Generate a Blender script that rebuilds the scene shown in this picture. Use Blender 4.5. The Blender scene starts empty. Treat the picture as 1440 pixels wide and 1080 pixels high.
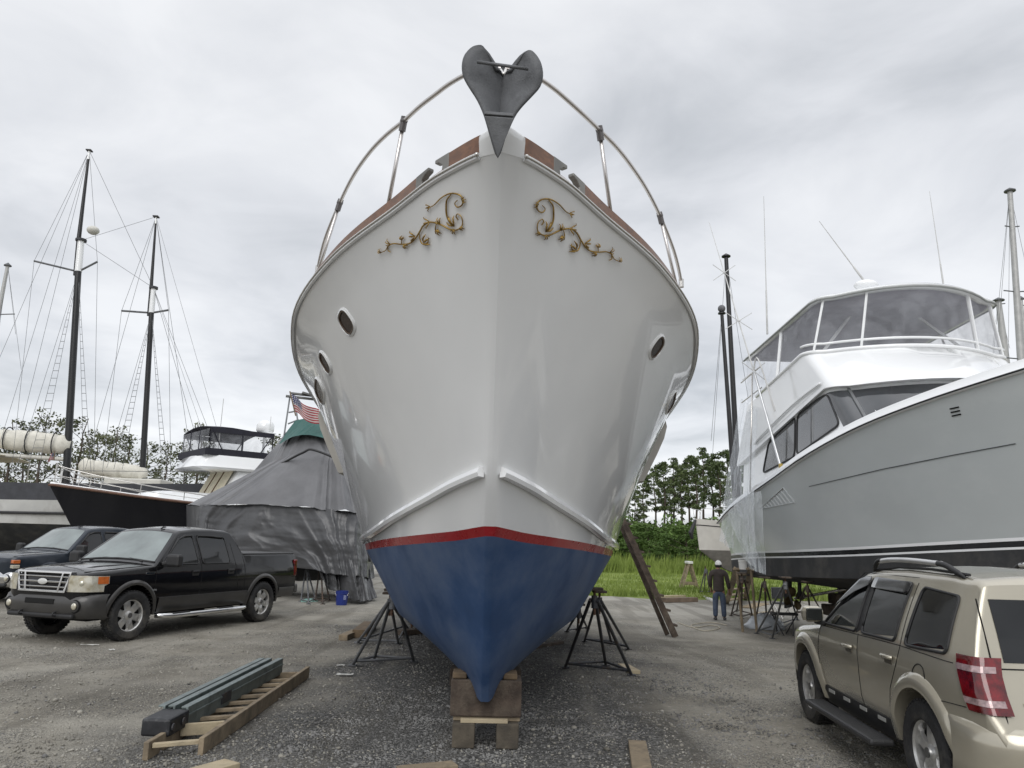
import bpy, bmesh, math, random
import numpy as np
from mathutils import Vector, Matrix, noise
from mathutils.bvhtree import BVHTree
R = math.radians
random.seed(7)
rng = np.random.default_rng(7)
S = bpy.context.scene
COL = S.collection
# ---------------------------------------------------------------- camera
FPX, PIT, ROLL, HCAM = 1060.0, R(11.75), R(1.5), 1.8
cam = bpy.data.cameras.new('camera'); camo = bpy.data.objects.new('camera', cam); COL.objects.link(camo)
cam.sensor_width = 36; cam.lens = FPX/1440*36; cam.clip_start = 0.05; cam.clip_end = 6000
camo.matrix_world = Matrix.Translation((0, 0, HCAM)) @ Matrix.Rotation(R(90)+PIT, 4, 'X') @ Matrix.Rotation(ROLL, 4, 'Z')
S.camera = camo
S.view_settings.view_transform = 'Standard'; S.view_settings.look = 'None'
S.view_settings.exposure = 0.2; S.view_settings.gamma = 1.0
try: S.view_settings.use_curve_mapping = False
except Exception: pass
S.cycles.max_bounces = 7; S.cycles.diffuse_bounces = 4; S.cycles.glossy_bounces = 3
S.cycles.transparent_max_bounces = 12; S.cycles.transmission_bounces = 4
# ---------------------------------------------------------------- sky and sun
SUN_EL, SUN_AZ = 38, 190
W = bpy.data.worlds.new('World'); S.world = W; W.use_nodes = True
def world_nodes():
    nt = W.node_tree; N = nt.nodes; L = nt.links; N.clear()
    def n(t, **k):
        o = N.new(t)
        for a, b in k.items(): setattr(o, a, b)
        return o
    def m(op, a, b=None, c=None):
        o = n('ShaderNodeMath', operation=op)
        for i, v in enumerate((a, b, c)):
            if v is None: continue
            if isinstance(v, (int, float)): o.inputs[i].default_value = v
            else: L.new(v, o.inputs[i])
        return o.outputs[0]
    out = n('ShaderNodeOutputWorld'); bg = n('ShaderNodeBackground')
    sky = n('ShaderNodeTexSky', sky_type='NISHITA'); sky.sun_disc = False
    sky.sun_elevation = R(SUN_EL); sky.sun_rotation = R(SUN_AZ)
    tc = n('ShaderNodeTexCoord'); sep = n('ShaderNodeSeparateXYZ'); L.new(tc.outputs['Generated'], sep.inputs[0])
    z = m('MAXIMUM', sep.outputs['Z'], 0.0); den = m('ADD', z, 0.16)
    cmb = n('ShaderNodeCombineXYZ')
    L.new(m('DIVIDE', sep.outputs['X'], den), cmb.inputs[0]); L.new(m('DIVIDE', sep.outputs['Y'], den), cmb.inputs[1])
    def nz(scale, det, rough, off, dist=0.0):
        mp = n('ShaderNodeMapping'); mp.inputs['Location'].default_value = off; mp.inputs['Scale'].default_value = (-1, 1, 1)
        L.new(cmb.outputs[0], mp.inputs[0])
        t = n('ShaderNodeTexNoise'); t.inputs['Scale'].default_value = scale; t.inputs['Detail'].default_value = det
        t.inputs['Roughness'].default_value = rough; t.inputs['Distortion'].default_value = dist
        L.new(mp.outputs[0], t.inputs['Vector']); return t.outputs['Fac']
    a = nz(0.85, 6, 0.5, (3.1, 1.7, 0), 0.35); b = nz(2.6, 7, 0.55, (9.2, 4.2, 0), 0.5)
    f = m('ADD', m('MULTIPLY', a, 0.68), m('MULTIPLY', b, 0.32))
    r = n('ShaderNodeValToRGB'); cr = r.color_ramp
    cr.elements[0].position = 0.36; cr.elements[0].color = (0.52, 0.54, 0.57, 1)
    cr.elements[1].position = 0.60; cr.elements[1].color = (0.84, 0.85, 0.87, 1)
    e = cr.elements.new(0.48); e.color = (0.70, 0.715, 0.745, 1)
    L.new(f, r.inputs[0])
    # CIE overcast: the cloud deck is brighter towards the zenith, and lighter again in the thin band over the horizon
    zen = n('ShaderNodeMapRange'); zen.interpolation_type = 'SMOOTHSTEP'
    zen.inputs[1].default_value = 0.62; zen.inputs[2].default_value = 1.0; zen.inputs[3].default_value = 1.0; zen.inputs[4].default_value = 1.75
    L.new(z, zen.inputs[0])
    hor = n('ShaderNodeMapRange'); hor.inputs[1].default_value = 0.0; hor.inputs[2].default_value = 0.25
    hor.inputs[3].default_value = 1.10; hor.inputs[4].default_value = 1.0; L.new(z, hor.inputs[0])
    k = m('MULTIPLY', zen.outputs[0], hor.outputs[0])
    sc = n('ShaderNodeVectorMath', operation='SCALE'); L.new(r.outputs[0], sc.inputs[0]); L.new(k, sc.inputs['Scale'])
    sk = n('ShaderNodeVectorMath', operation='SCALE'); L.new(sky.outputs[0], sk.inputs[0]); sk.inputs['Scale'].default_value = 0.10
    mx = n('ShaderNodeMix', data_type='RGBA'); mx.inputs[0].default_value = 0.90
    L.new(sk.outputs[0], mx.inputs[6]); L.new(sc.outputs[0], mx.inputs[7])
    L.new(mx.outputs[2], bg.inputs['Color']); bg.inputs['Strength'].default_value = 1.0
    L.new(bg.outputs[0], out.inputs[0])
world_nodes()
sl = bpy.data.lights.new('sun', 'SUN'); sl.energy = 1.2; sl.angle = R(40); sl.color = (1, 0.985, 0.96)
slo = bpy.data.objects.new('sun', sl); COL.objects.link(slo)
_a, _e = R(SUN_AZ), R(SUN_EL)
_d = Vector((math.sin(_a)*math.cos(_e), math.cos(_a)*math.cos(_e), math.sin(_e)))
slo.rotation_euler = _d.to_track_quat('Z', 'Y').to_euler()

# ---------------------------------------------------------------- measuring helpers
def ray(x, y):
    """direction (with y component 1) seen at a point of the 1440 x 1080 photograph"""
    a, b = x-720, y-540; c, s = math.cos(ROLL), math.sin(ROLL)
    u = c*a+s*b; w = -s*a+c*b
    yy = FPX*math.cos(PIT)+w*math.sin(PIT); zz = FPX*math.sin(PIT)-w*math.cos(PIT)
    return Vector((u/yy, 1, zz/yy))
def at(x, y, Y): return Vector((0, 0, HCAM))+ray(x, y)*Y
def sm(a, b, v):
    t = min(1, max(0, (v-a)/(b-a))); return t*t*(3-2*t)
def gz(x, y): return -0.30*sm(10, 20, y)*sm(-2, 4, x)
def gnd(x, y):
    d = ray(x, y); Y = 10
    for _ in range(30): Y = (gz(d.x*Y, Y)-HCAM)/d.z
    return Vector((d.x*Y, Y, gz(d.x*Y, Y)))

# ---------------------------------------------------------------- materials
MATS = {}
def M(name, base=(.5,.5,.5), rough=.5, metal=0.0, var=.12, scale=4.0, bump=0.0, bscale=60.0, coat=0.0, second=None, thresh=.6,
      soft=.12, dscale=2.0, stretch=(1,1,1), spec=.5, alpha=1.0, trans=0.0, rvar=.1, det=5):
    """procedural surface: base colour broken by noise, optional second tone in patches, optional bump"""
    if name in MATS: return MATS[name]
    m = bpy.data.materials.new(name); m.use_nodes = True; nt = m.node_tree; N = nt.nodes; L = nt.links
    p = N['Principled BSDF']
    tc = N.new('ShaderNodeTexCoord'); mp = N.new('ShaderNodeMapping'); mp.inputs['Scale'].default_value = stretch
    L.new(tc.outputs['Object'], mp.inputs[0])
    n1 = N.new('ShaderNodeTexNoise'); n1.inputs['Scale'].default_value = scale; n1.inputs['Detail'].default_value = det
    L.new(mp.outputs[0], n1.inputs['Vector'])
    rp = N.new('ShaderNodeValToRGB')
    lo = [max(0, c*(1-var)) for c in base]; hi = [min(1, c*(1+var)) for c in base]
    rp.color_ramp.elements[0].position = .3; rp.color_ramp.elements[0].color = (*lo, 1)
    rp.color_ramp.elements[1].position = .7; rp.color_ramp.elements[1].color = (*hi, 1)
    L.new(n1.outputs['Fac'], rp.inputs[0]); c = rp.outputs[0]
    if second:
        n2 = N.new('ShaderNodeTexNoise'); n2.inputs['Scale'].default_value = dscale; n2.inputs['Detail'].default_value = 8
        n2.inputs['Roughness'].default_value = .65; L.new(mp.outputs[0], n2.inputs['Vector'])
        r2 = N.new('ShaderNodeMapRange'); r2.inputs[1].default_value = thresh-soft; r2.inputs[2].default_value = thresh+soft
        L.new(n2.outputs['Fac'], r2.inputs[0])
        mx = N.new('ShaderNodeMix'); mx.data_type = 'RGBA'; L.new(r2.outputs[0], mx.inputs[0])
        L.new(c, mx.inputs[6]); mx.inputs[7].default_value = (*second, 1); c = mx.outputs[2]
    L.new(c, p.inputs['Base Color'])
    if rvar:
        rr = N.new('ShaderNodeMapRange'); rr.inputs[3].default_value = max(.01, rough-rvar*.6); rr.inputs[4].default_value = min(1, rough+rvar*.6)
        L.new(n1.outputs['Fac'], rr.inputs[0]); L.new(rr.outputs[0], p.inputs['Roughness'])
    else: p.inputs['Roughness'].default_value = rough
    p.inputs['Metallic'].default_value = metal; p.inputs['Specular IOR Level'].default_value = spec
    p.inputs['Coat Weight'].default_value = coat; p.inputs['Coat Roughness'].default_value = .04
    p.inputs['Alpha'].default_value = alpha; p.inputs['Transmission Weight'].default_value = trans
    if bump:
        n3 = N.new('ShaderNodeTexNoise'); n3.inputs['Scale'].default_value = bscale; n3.inputs['Detail'].default_value = 4
        L.new(mp.outputs[0], n3.inputs['Vector'])
        b = N.new('ShaderNodeBump'); b.inputs['Strength'].default_value = min(1, bump); b.inputs['Distance'].default_value = .02
        L.new(n3.outputs['Fac'], b.inputs['Height']); L.new(b.outputs[0], p.inputs['Normal'])
        if coat: L.new(b.outputs[0], p.inputs['Coat Normal'])
    MATS[name] = m; return m

# ---------------------------------------------------------------- mesh builder
class MB:
    def __init__(s): s.v = []; s.f = []
    def add(s, vs, fs):
        o = len(s.v); s.v += [Vector(v) for v in vs]; s.f += [tuple(i+o for i in f) for f in fs]; return s
    def grid(s, rows, close=False, capa=False, capb=False):
        n = len(rows[0]); vs = [p for r in rows for p in r]; fs = []
        for i in range(len(rows)-1):
            for j in range(n if close else n-1):
                k = (j+1) % n; fs.append((i*n+j, i*n+k, (i+1)*n+k, (i+1)*n+j))
        if capa: fs.append(tuple(range(n))[::-1])
        if capb: fs.append(tuple((len(rows)-1)*n+j for j in range(n)))
        return s.add(vs, fs)
    def box(s, c, size, rot=None, taper=1.0):
        a, b, d = size[0]/2, size[1]/2, size[2]/2; vs = []
        for z in (-1, 1):
            k = taper if z > 0 else 1
            for x, y in ((-1,-1),(1,-1),(1,1),(-1,1)): vs.append(Vector((x*a*k, y*b*k, z*d)))
        if rot is not None: vs = [rot @ v for v in vs]
        c = Vector(c)
        return s.add([v+c for v in vs], [(3,2,1,0),(4,5,6,7),(0,1,5,4),(1,2,6,5),(2,3,7,6),(3,0,4,7)])
    def beam(s, p0, p1, w, h, up=(0,0,1)):
        """square bar from p0 to p1: w across, h along up"""
        p0, p1 = Vector(p0), Vector(p1); d = (p1-p0); L = d.length; d.normalize(); up = Vector(up)
        x = d.cross(up)
        if x.length < 1e-4: x = d.cross(Vector((0,1,0)))
        x.normalize(); z = x.cross(d)
        rot = Matrix((x, d, z)).transposed()
        return s.box((p0+p1)/2, (w, L, h), rot)
    def tube(s, pts, r, n=8, cap=True, closed=False):
        pts = [Vector(p) for p in pts]; rr = r if isinstance(r, (list, tuple)) else [r]*len(pts)
        rows = []; prev = None; m = len(pts)
        for i, p in enumerate(pts):
            if closed: t = pts[(i+1) % m]-pts[i-1]
            else: t = pts[min(i+1, m-1)]-pts[max(i-1, 0)]
            if t.length < 1e-9: t = Vector((0,0,1))
            t.normalize()
            if prev is None:
                a = Vector((0,0,1)) if abs(t.z) < .9 else Vector((1,0,0)); u = t.cross(a).normalized()
            else:
                u = prev-t*prev.dot(t)
                u = u.normalized() if u.length > 1e-6 else t.orthogonal().normalized()
            prev = u; w = t.cross(u)
            rows.append([p+(u*math.cos(2*math.pi*k/n)+w*math.sin(2*math.pi*k/n))*rr[i] for k in range(n)])
        if closed: rows.append(rows[0]); cap = False
        return s.grid(rows, True, cap, cap)
    def lathe(s, prof, c=(0,0,0), axis='z', n=24, cap=False):
        """prof: list of (radius, height along axis)"""
        rows = []; c = Vector(c)
        for r, h in prof:
            row = []
            for k in range(n):
                a = 2*math.pi*k/n; q = (r*math.cos(a), r*math.sin(a), h)
                row.append(c+(Vector(q) if axis == 'z' else Vector((q[0], q[2], q[1])) if axis == 'y' else Vector((q[2], q[0], q[1]))))
            rows.append(row)
        return s.grid(rows, True, cap, cap)
    def prism(s, poly, d):
        """closed polygon (3d points) given thickness vector d"""
        d = Vector(d); n = len(poly); a = [Vector(p) for p in poly]
        fs = [tuple(range(n))[::-1], tuple(range(n, 2*n))]
        for i in range(n): j = (i+1) % n; fs.append((i, j, n+j, n+i))
        return s.add(a+[p+d for p in a], fs)
    def ball(s, c, r, n=10, m=7, sq=(1,1,1)):
        rows = []
        for i in range(m+1):
            a = math.pi*i/m
            rows.append([Vector(c)+Vector((math.sin(a)*math.cos(2*math.pi*k/n)*r*sq[0], math.sin(a)*math.sin(2*math.pi*k/n)*r*sq[1], math.cos(a)*r*sq[2])) for k in range(n)])
        return s.grid(rows, True)
    def xf(s, M4): s.v = [M4 @ v for v in s.v]; return s
    def build(s, name, mat, parent=None, smooth=None, bevel=0, world=False, subd=0, solid=0, normals=True):
        me = bpy.data.meshes.new(name); vs = s.v
        if world and parent is not None:
            inv = rootmat(parent).inverted(); vs = [inv @ v for v in vs]
        me.from_pydata([tuple(v) for v in vs], [], s.f); me.update()
        if normals:
            bm = bmesh.new(); bm.from_mesh(me)
            bmesh.ops.remove_doubles(bm, verts=bm.verts, dist=1e-5)
            bmesh.ops.recalc_face_normals(bm, faces=bm.faces); bm.to_mesh(me); bm.free()
        me.materials.append(mat)
        o = bpy.data.objects.new(name, me); COL.objects.link(o)
        if parent is not None: o.parent = parent
        if smooth is not None:
            me.shade_smooth()
            if smooth < 180: me.set_sharp_from_angle(angle=R(smooth))
        if subd:
            k = o.modifiers.new('subd', 'SUBSURF'); k.levels = subd; k.render_levels = subd
        if solid:
            k = o.modifiers.new('solid', 'SOLIDIFY'); k.thickness = solid; k.offset = 0
        if bevel:
            k = o.modifiers.new('bevel', 'BEVEL'); k.width = bevel; k.segments = 2; k.limit_method = 'ANGLE'; k.angle_limit = R(40)
        return o
def rootmat(o):
    m = Matrix.LocRotScale(o.location, o.rotation_euler, o.scale)
    return rootmat(o.parent) @ m if o.parent else m
def tag(o, label, cat, group=None, kind=None):
    if label: o['label'] = label
    if cat: o['category'] = cat
    if group: o['group'] = group
    if kind: o['kind'] = kind
    return o
def thing(name, loc, label, cat, rz=0, group=None):
    o = bpy.data.objects.new(name, None); COL.objects.link(o); o.location = loc; o.rotation_euler = (0, 0, rz)
    o.empty_display_size = .2
    return tag(o, label, cat, group)
def copy_tree(o, parent=None):
    c = o.copy(); COL.objects.link(c)
    if parent is not None: c.parent = parent
    for ch in [k for k in bpy.data.objects if k.parent is o]: copy_tree(ch, c)
    return c
def pchip(xs, ys, q):
    """monotone cubic through the table; xs increasing"""
    n = len(xs); h = [xs[i+1]-xs[i] for i in range(n-1)]; d = [(ys[i+1]-ys[i])/h[i] for i in range(n-1)]
    m = [d[0]]+[0 if d[i-1]*d[i] <= 0 else 3*(h[i-1]+h[i])/((2*h[i]+h[i-1])/d[i-1]+(h[i]+2*h[i-1])/d[i]) for i in range(1, n-1)]+[d[-1]]
    q = min(max(q, xs[0]), xs[-1]); i = 0
    while i < n-2 and q > xs[i+1]: i += 1
    t = (q-xs[i])/h[i]; t2 = t*t; t3 = t2*t
    return (2*t3-3*t2+1)*ys[i]+(t3-2*t2+t)*h[i]*m[i]+(-2*t3+3*t2)*ys[i+1]+(t3-t2)*h[i]*m[i+1]
def tab(pairs): 
    p = sorted(pairs); xs = [a for a, _ in p]; ys = [b for _, b in p]
    return lambda q: pchip(xs, ys, q)
def lin(pairs):
    p = sorted(pairs); xs = [a for a, _ in p]; ys = [b for _, b in p]
    return lambda q: float(np.interp(q, xs, ys))
def cr(pts, n=8):
    """smooth polyline (Catmull-Rom) through 3d points"""
    pts = [Vector(p) for p in pts]; out = []
    for i in range(len(pts)-1):
        p0 = pts[max(i-1, 0)]; p1 = pts[i]; p2 = pts[i+1]; p3 = pts[min(i+2, len(pts)-1)]
        for k in range(n):
            t = k/n
            out.append(.5*((2*p1)+(p2-p0)*t+(2*p0-5*p1+4*p2-p3)*t*t+(3*p1-p0-3*p2+p3)*t**3))
    return out+[pts[-1]]
def fbm(x, y, z=0, o=4): return noise.fractal(Vector((x, y, z)), 1.0, 2.0, o)

# ---------------------------------------------------------------- shared materials
WHITE = M('white_gelcoat', (.86,.87,.875), .16, var=.02, scale=1.5, coat=.9, rvar=.06, bump=.012, bscale=1.1)
STEEL = M('stainless_steel', (.62,.60,.57), .25, 1.0, var=.03, scale=3, rvar=0)
GALV = M('galvanised_steel', (.155,.16,.168), .68, .2, var=.25, scale=14, second=(.085,.088,.094), thresh=.55, dscale=7, bump=.15, bscale=90)
TEAK = M('varnished_teak', (.165,.070,.028), .30, var=.35, scale=3, stretch=(14,1.5,14), coat=.3, second=(.085,.034,.014), dscale=1.5)
BLACKRUB = M('black_rubber', (.018,.018,.019), .75, var=.3, scale=12, second=(.06,.055,.048), thresh=.66, dscale=5)
DARKGLASS = M('dark_glass', (.012,.014,.016), .04, var=.1, spec=.7, rvar=0)
WOOD = M('weathered_wood', (.27,.215,.145), .85, var=.3, scale=6, stretch=(1,1,1), second=(.15,.12,.085), dscale=5, thresh=.56, bump=.3, bscale=60)
WOODPALE = M('new_timber', (.44,.37,.25), .8, var=.2, scale=8, second=(.30,.24,.16), dscale=4, bump=.25, bscale=70)
WOODDARK = M('old_dark_timber', (.070,.052,.040), .9, var=.45, scale=7, second=(.13,.105,.08), dscale=4, thresh=.58, bump=.5, bscale=50)
DARKPIPE = M('dark_painted_pipe', (.050,.052,.058), .6, .3, var=.3, scale=15, second=(.10,.07,.05), thresh=.64, dscale=9)
# ---------------------------------------------------------------- ground
def ground_material():
    m = bpy.data.materials.new('gravel_yard'); m.use_nodes = True; nt = m.node_tree; N = nt.nodes; L = nt.links
    p = N['Principled BSDF']; p.inputs['Roughness'].default_value = .95; p.inputs['Specular IOR Level'].default_value = .2
    tc = N.new('ShaderNodeTexCoord'); O = tc.outputs['Object']
    def nz(s, d=6, r=.6, loc=(0,0,0), dist=0):
        mp = N.new('ShaderNodeMapping'); mp.inputs['Location'].default_value = loc; L.new(O, mp.inputs[0])
        t = N.new('ShaderNodeTexNoise'); t.inputs['Scale'].default_value = s; t.inputs['Detail'].default_value = d
        t.inputs['Roughness'].default_value = r; t.inputs['Distortion'].default_value = dist; L.new(mp.outputs[0], t.inputs['Vector']); return t.outputs['Fac']
    def ramp(f, a, b, ca=None, cb=None):
        t = N.new('ShaderNodeMapRange'); t.interpolation_type = 'SMOOTHSTEP'
        t.inputs[1].default_value = a; t.inputs[2].default_value = b; L.new(f, t.inputs[0]); return t.outputs[0]
    def mix(f, a, b, mode='MIX'):
        t = N.new('ShaderNodeMix'); t.data_type = 'RGBA'; t.blend_type = mode
        if isinstance(f, float): t.inputs[0].default_value = f
        else: L.new(f, t.inputs[0])
        for i, c in ((6, a), (7, b)):
            if isinstance(c, tuple): t.inputs[i].default_value = (*c, 1)
            else: L.new(c, t.inputs[i])
        return t.outputs[2]
    def math_(op, a, b):
        t = N.new('ShaderNodeMath'); t.operation = op
        for i, v in enumerate((a, b)):
            if isinstance(v, (int, float)): t.inputs[i].default_value = v
            else: L.new(v, t.inputs[i])
        return t.outputs[0]
    sep = N.new('ShaderNodeSeparateXYZ'); L.new(O, sep.inputs[0])
    # crushed grey stone, its colour darkened for shade and wet, lies along the lane between the boats, packed tan sand either side of it
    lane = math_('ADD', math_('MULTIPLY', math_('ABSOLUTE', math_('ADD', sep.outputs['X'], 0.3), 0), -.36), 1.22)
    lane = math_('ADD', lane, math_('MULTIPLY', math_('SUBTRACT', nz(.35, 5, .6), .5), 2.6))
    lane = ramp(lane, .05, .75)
    v = N.new('ShaderNodeTexVoronoi'); v.inputs['Scale'].default_value = 42; L.new(O, v.inputs['Vector'])
    hsv = N.new('ShaderNodeSeparateColor'); L.new(v.outputs['Color'], hsv.inputs[0])
    v2 = N.new('ShaderNodeTexVoronoi'); v2.inputs['Scale'].default_value = 95; L.new(O, v2.inputs['Vector'])
    h2 = N.new('ShaderNodeSeparateColor'); L.new(v2.outputs['Color'], h2.inputs[0])
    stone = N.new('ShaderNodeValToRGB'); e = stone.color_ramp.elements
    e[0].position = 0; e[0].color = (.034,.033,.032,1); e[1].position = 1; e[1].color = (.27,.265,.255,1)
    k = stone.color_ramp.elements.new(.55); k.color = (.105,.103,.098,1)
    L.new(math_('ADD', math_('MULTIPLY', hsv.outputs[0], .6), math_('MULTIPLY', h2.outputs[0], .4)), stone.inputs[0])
    sand = mix(ramp(nz(.8, 8, .65, (4,2,0)), .35, .65), (.225,.207,.172), (.345,.325,.28))
    sand = mix(ramp(nz(14, 8, .7), .50, .75), sand, (.43,.405,.345))
    sand = mix(ramp(nz(30, 6, .7, (7,7,0)), .60, .72), sand, (.075,.067,.055))
    # stones scattered in the sand too
    sc = math_('MULTIPLY', ramp(h2.outputs[1], .62, .66), ramp(nz(.55, 6, .6, (1,9,0)), .38, .62))
    sand = mix(sc, sand, stone.outputs[0])
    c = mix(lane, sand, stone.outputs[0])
    # pale dust over the far, driven-on part of the yard
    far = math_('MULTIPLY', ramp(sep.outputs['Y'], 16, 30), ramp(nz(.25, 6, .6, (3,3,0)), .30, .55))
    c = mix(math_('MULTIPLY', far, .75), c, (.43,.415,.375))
    wet = math_('MULTIPLY', ramp(nz(.22, 5, .55, (11,5,0)), .50, .68), .40)
    c = mix(wet, c, (.085,.078,.066))
    mpt = N.new('ShaderNodeMapping'); mpt.inputs['Scale'].default_value = (1.5, .11, 1); mpt.inputs['Rotation'].default_value = (0, 0, .25); L.new(O, mpt.inputs[0])
    trk = N.new('ShaderNodeTexNoise'); trk.inputs['Scale'].default_value = 1.0; trk.inputs['Detail'].default_value = 3; L.new(mpt.outputs[0], trk.inputs['Vector'])
    c = mix(math_('MULTIPLY', ramp(trk.outputs['Fac'], .54, .64), .38), c, (.105,.096,.080))
    c = mix(math_('MULTIPLY', ramp(trk.outputs['Fac'], .42, .33), .30), c, (.30,.28,.235))
    L.new(c, p.inputs['Base Color'])
    b = N.new('ShaderNodeBump'); b.inputs['Strength'].default_value = .8; b.inputs['Distance'].default_value = .018
    hgt = math_('ADD', math_('MULTIPLY', v.outputs['Distance'], -1.0), math_('ADD', math_('MULTIPLY', v2.outputs['Distance'], -.6), math_('MULTIPLY', nz(6, 8, .65), 1.6)))
    L.new(hgt, b.inputs['Height']); L.new(b.outputs[0], p.inputs['Normal'])
    return m
def make_ground():
    xs = sorted(set([-3000,-1200,-500,-200,-100,-60,60,100,200,500,1200,3000]+list(np.arange(-45, 45.1, .75))))
    ys = sorted(set([-2000,-600,-200,-80,-40,60,90,140,250,600,1500,4000]+list(np.arange(-25, 50.1, .75))))
    def hz(x, y):
        z = gz(x, y)
        if abs(x) < 40 and -20 < y < 45: z += .018*fbm(x*.7, y*.7)-.004
        return z
    mb = MB().grid([[(x, y, hz(x, y)) for x in xs] for y in ys])
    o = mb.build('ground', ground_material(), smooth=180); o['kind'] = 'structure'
make_ground()
# ---------------------------------------------------------------- the motor yacht in the middle
BOATYAW = R(1.35)
BM = Matrix.Rotation(BOATYAW, 4, 'Z')          # boat frame: x to starboard-of-picture, y aft, z up
KEEL = [(7.0,0,.42),(7.0,.03,.42),(7.3,.085,.42),(7.7,.11,.42),(8.3,.12,.42),(9.3,.12,.42),(11,.08,.42),(13.5,.08,.42),(18,.08,.42)]
GARB = [(6.64,0,.95),(6.645,.028,.95),(7.0,.25,.95),(7.5,.52,.95),(8.2,.79,.95),(9.3,1.06,.95),(11,1.22,.95),(13.5,1.42,.95),(18,1.5,.95)]
BOT1 = [(6.0,0,1.83),(6.005,.03,1.83),(6.35,.28,1.79),(6.8,.57,1.76),(7.6,.95,1.72),(8.9,1.34,1.67),(11,1.74,1.62),(13.5,1.98,1.60),(18,1.95,1.60)]
BOT2 = [(a-.055, b+(.014 if b else 0), z+.075) for a, b, z in BOT1]
RAIL = [(5.62,0,2.30),(5.625,.032,2.30),(5.95,.26,2.23),(6.35,.48,2.14),(7.1,.84,2.0),(8.5,1.30,1.83),(10.8,1.76,1.74),(13.5,2.03,1.70),(18,2.0,1.70)]
SHEER = [(4.36,0,4.20),(4.40,.12,4.19),(4.66,.40,4.17),(5.08,.76,4.10),(5.75,1.33,3.97),(7.0,1.93,3.80),(9.0,2.27,3.58),(12.5,2.38,3.36),(18,2.22,3.40)]
def flare(t):
    c = []
    for i, (r, s) in enumerate(zip(RAIL, SHEER)):
        kn = 1-.085*sm(1.2, 4.5, i)                      # the knuckle under the sheer dies out towards the stem
        F = t**1.28*kn if t < .90 else lin([(.90, .90**1.28*kn), (1.0, 1.0)])(t)
        y = r[0]+(s[0]-r[0])*t
        if i < 2: y = r[0]+(s[0]-r[0])*(t**1.08)
        b = r[1]+(s[1]-r[1])*(F if i > 1 else t**2.8)
        c.append((y, b, r[2]+(s[2]-r[2])*t))
    return c
CN = 9
def rowcurve(ctrl, n=64):
    cs = list(range(CN)); q = [((k/n)**1.15)*(CN-1) for k in range(n+1)]
    q = [0, .25, .5, .75]+[1+(CN-2)*(k/n) for k in range(n+1)]
    return [Vector((pchip(cs, [c[1] for c in ctrl], a), pchip(cs, [c[0] for c in ctrl], a), pchip(cs, [c[2] for c in ctrl], a))) for a in q]
def between(A, B, n, bulge=0.0):
    out = []
    for k in range(n+1):
        t = k/n; out.append([(a[0]*(1-t)+b[0]*t, (a[1]*(1-t)+b[1]*t)+(bulge*math.sin(math.pi*t)*min(1, max(0, (i-1)/3))), a[2]*(1-t)+b[2]*t) for i, (a, b) in enumerate(zip(A, B))])
    return out
def hull_rows(ctrls): return [rowcurve(c) for c in ctrls]
def mirror(rows): return [[Vector((-p.x, p.y, p.z)) for p in r] for r in rows]
ROWS_BOTTOM = hull_rows(between(KEEL, GARB, 5, .035)[:-1]+between(GARB, BOT1, 7, .03))
ROWS_BOOT = hull_rows(between(BOT1, BOT2, 1))
_tt = [0,.06,.14,.22,.3,.38,.46,.54,.62,.7,.78,.85,.90,.95,1.0]
ROWS_TOP = hull_rows(between(BOT2, RAIL, 3)[:-1]+[flare(t) for t in _tt])
yacht = thing('motor_yacht', BM @ Vector((0, 7.0, 0)), 'white motor yacht with blue bottom and red stripe, bow towards the viewer', 'boat', BOATYAW)
YO = Vector((0, 7.0, 0))
def yp(mb, name, mat, **k):
    mb.v = [v-YO for v in mb.v]; return mb.build(name, mat, k.pop('parent', yacht), **k)
def both(rows):
    mb = MB(); mb.grid(rows); mb.grid(mirror(rows)); return mb
BLUE = M('blue_bottom_paint', (.033,.074,.172), .58, var=.2, scale=2.2, second=(.095,.128,.195), thresh=.54, soft=.14, dscale=1.1, bump=.05, bscale=30, spec=.35)
RED = M('red_boot_stripe', (.34,.014,.020), .28, var=.08, scale=6, coat=.3, second=(.46,.06,.06), thresh=.7, dscale=9)
yp(both(ROWS_BOTTOM), 'hull_bottom', BLUE, smooth=60)
yp(both(ROWS_BOOT), 'boot_stripe', RED, smooth=60)
top = yp(both(ROWS_TOP), 'topsides', WHITE, smooth=24)
tr = MB(); rr = ROWS_BOTTOM+ROWS_BOOT+ROWS_TOP
edge = [r[-1] for r in rr]; tr.add(edge+[Vector((-p.x, p.y, p.z)) for p in edge], [tuple(range(len(edge)))+tuple(range(2*len(edge)-1, len(edge)-1, -1))])
yp(tr, 'transom', WHITE)
sh = ROWS_TOP[-1]
dk = MB(); dk.grid([[Vector((p.x*k, p.y+.14, p.z-.06)) for k in (-.93,-.5,0,.5,.93)] for p in sh[2:]])
yp(dk, 'deck', M('deck_paint', (.62,.61,.57), .6))
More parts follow.
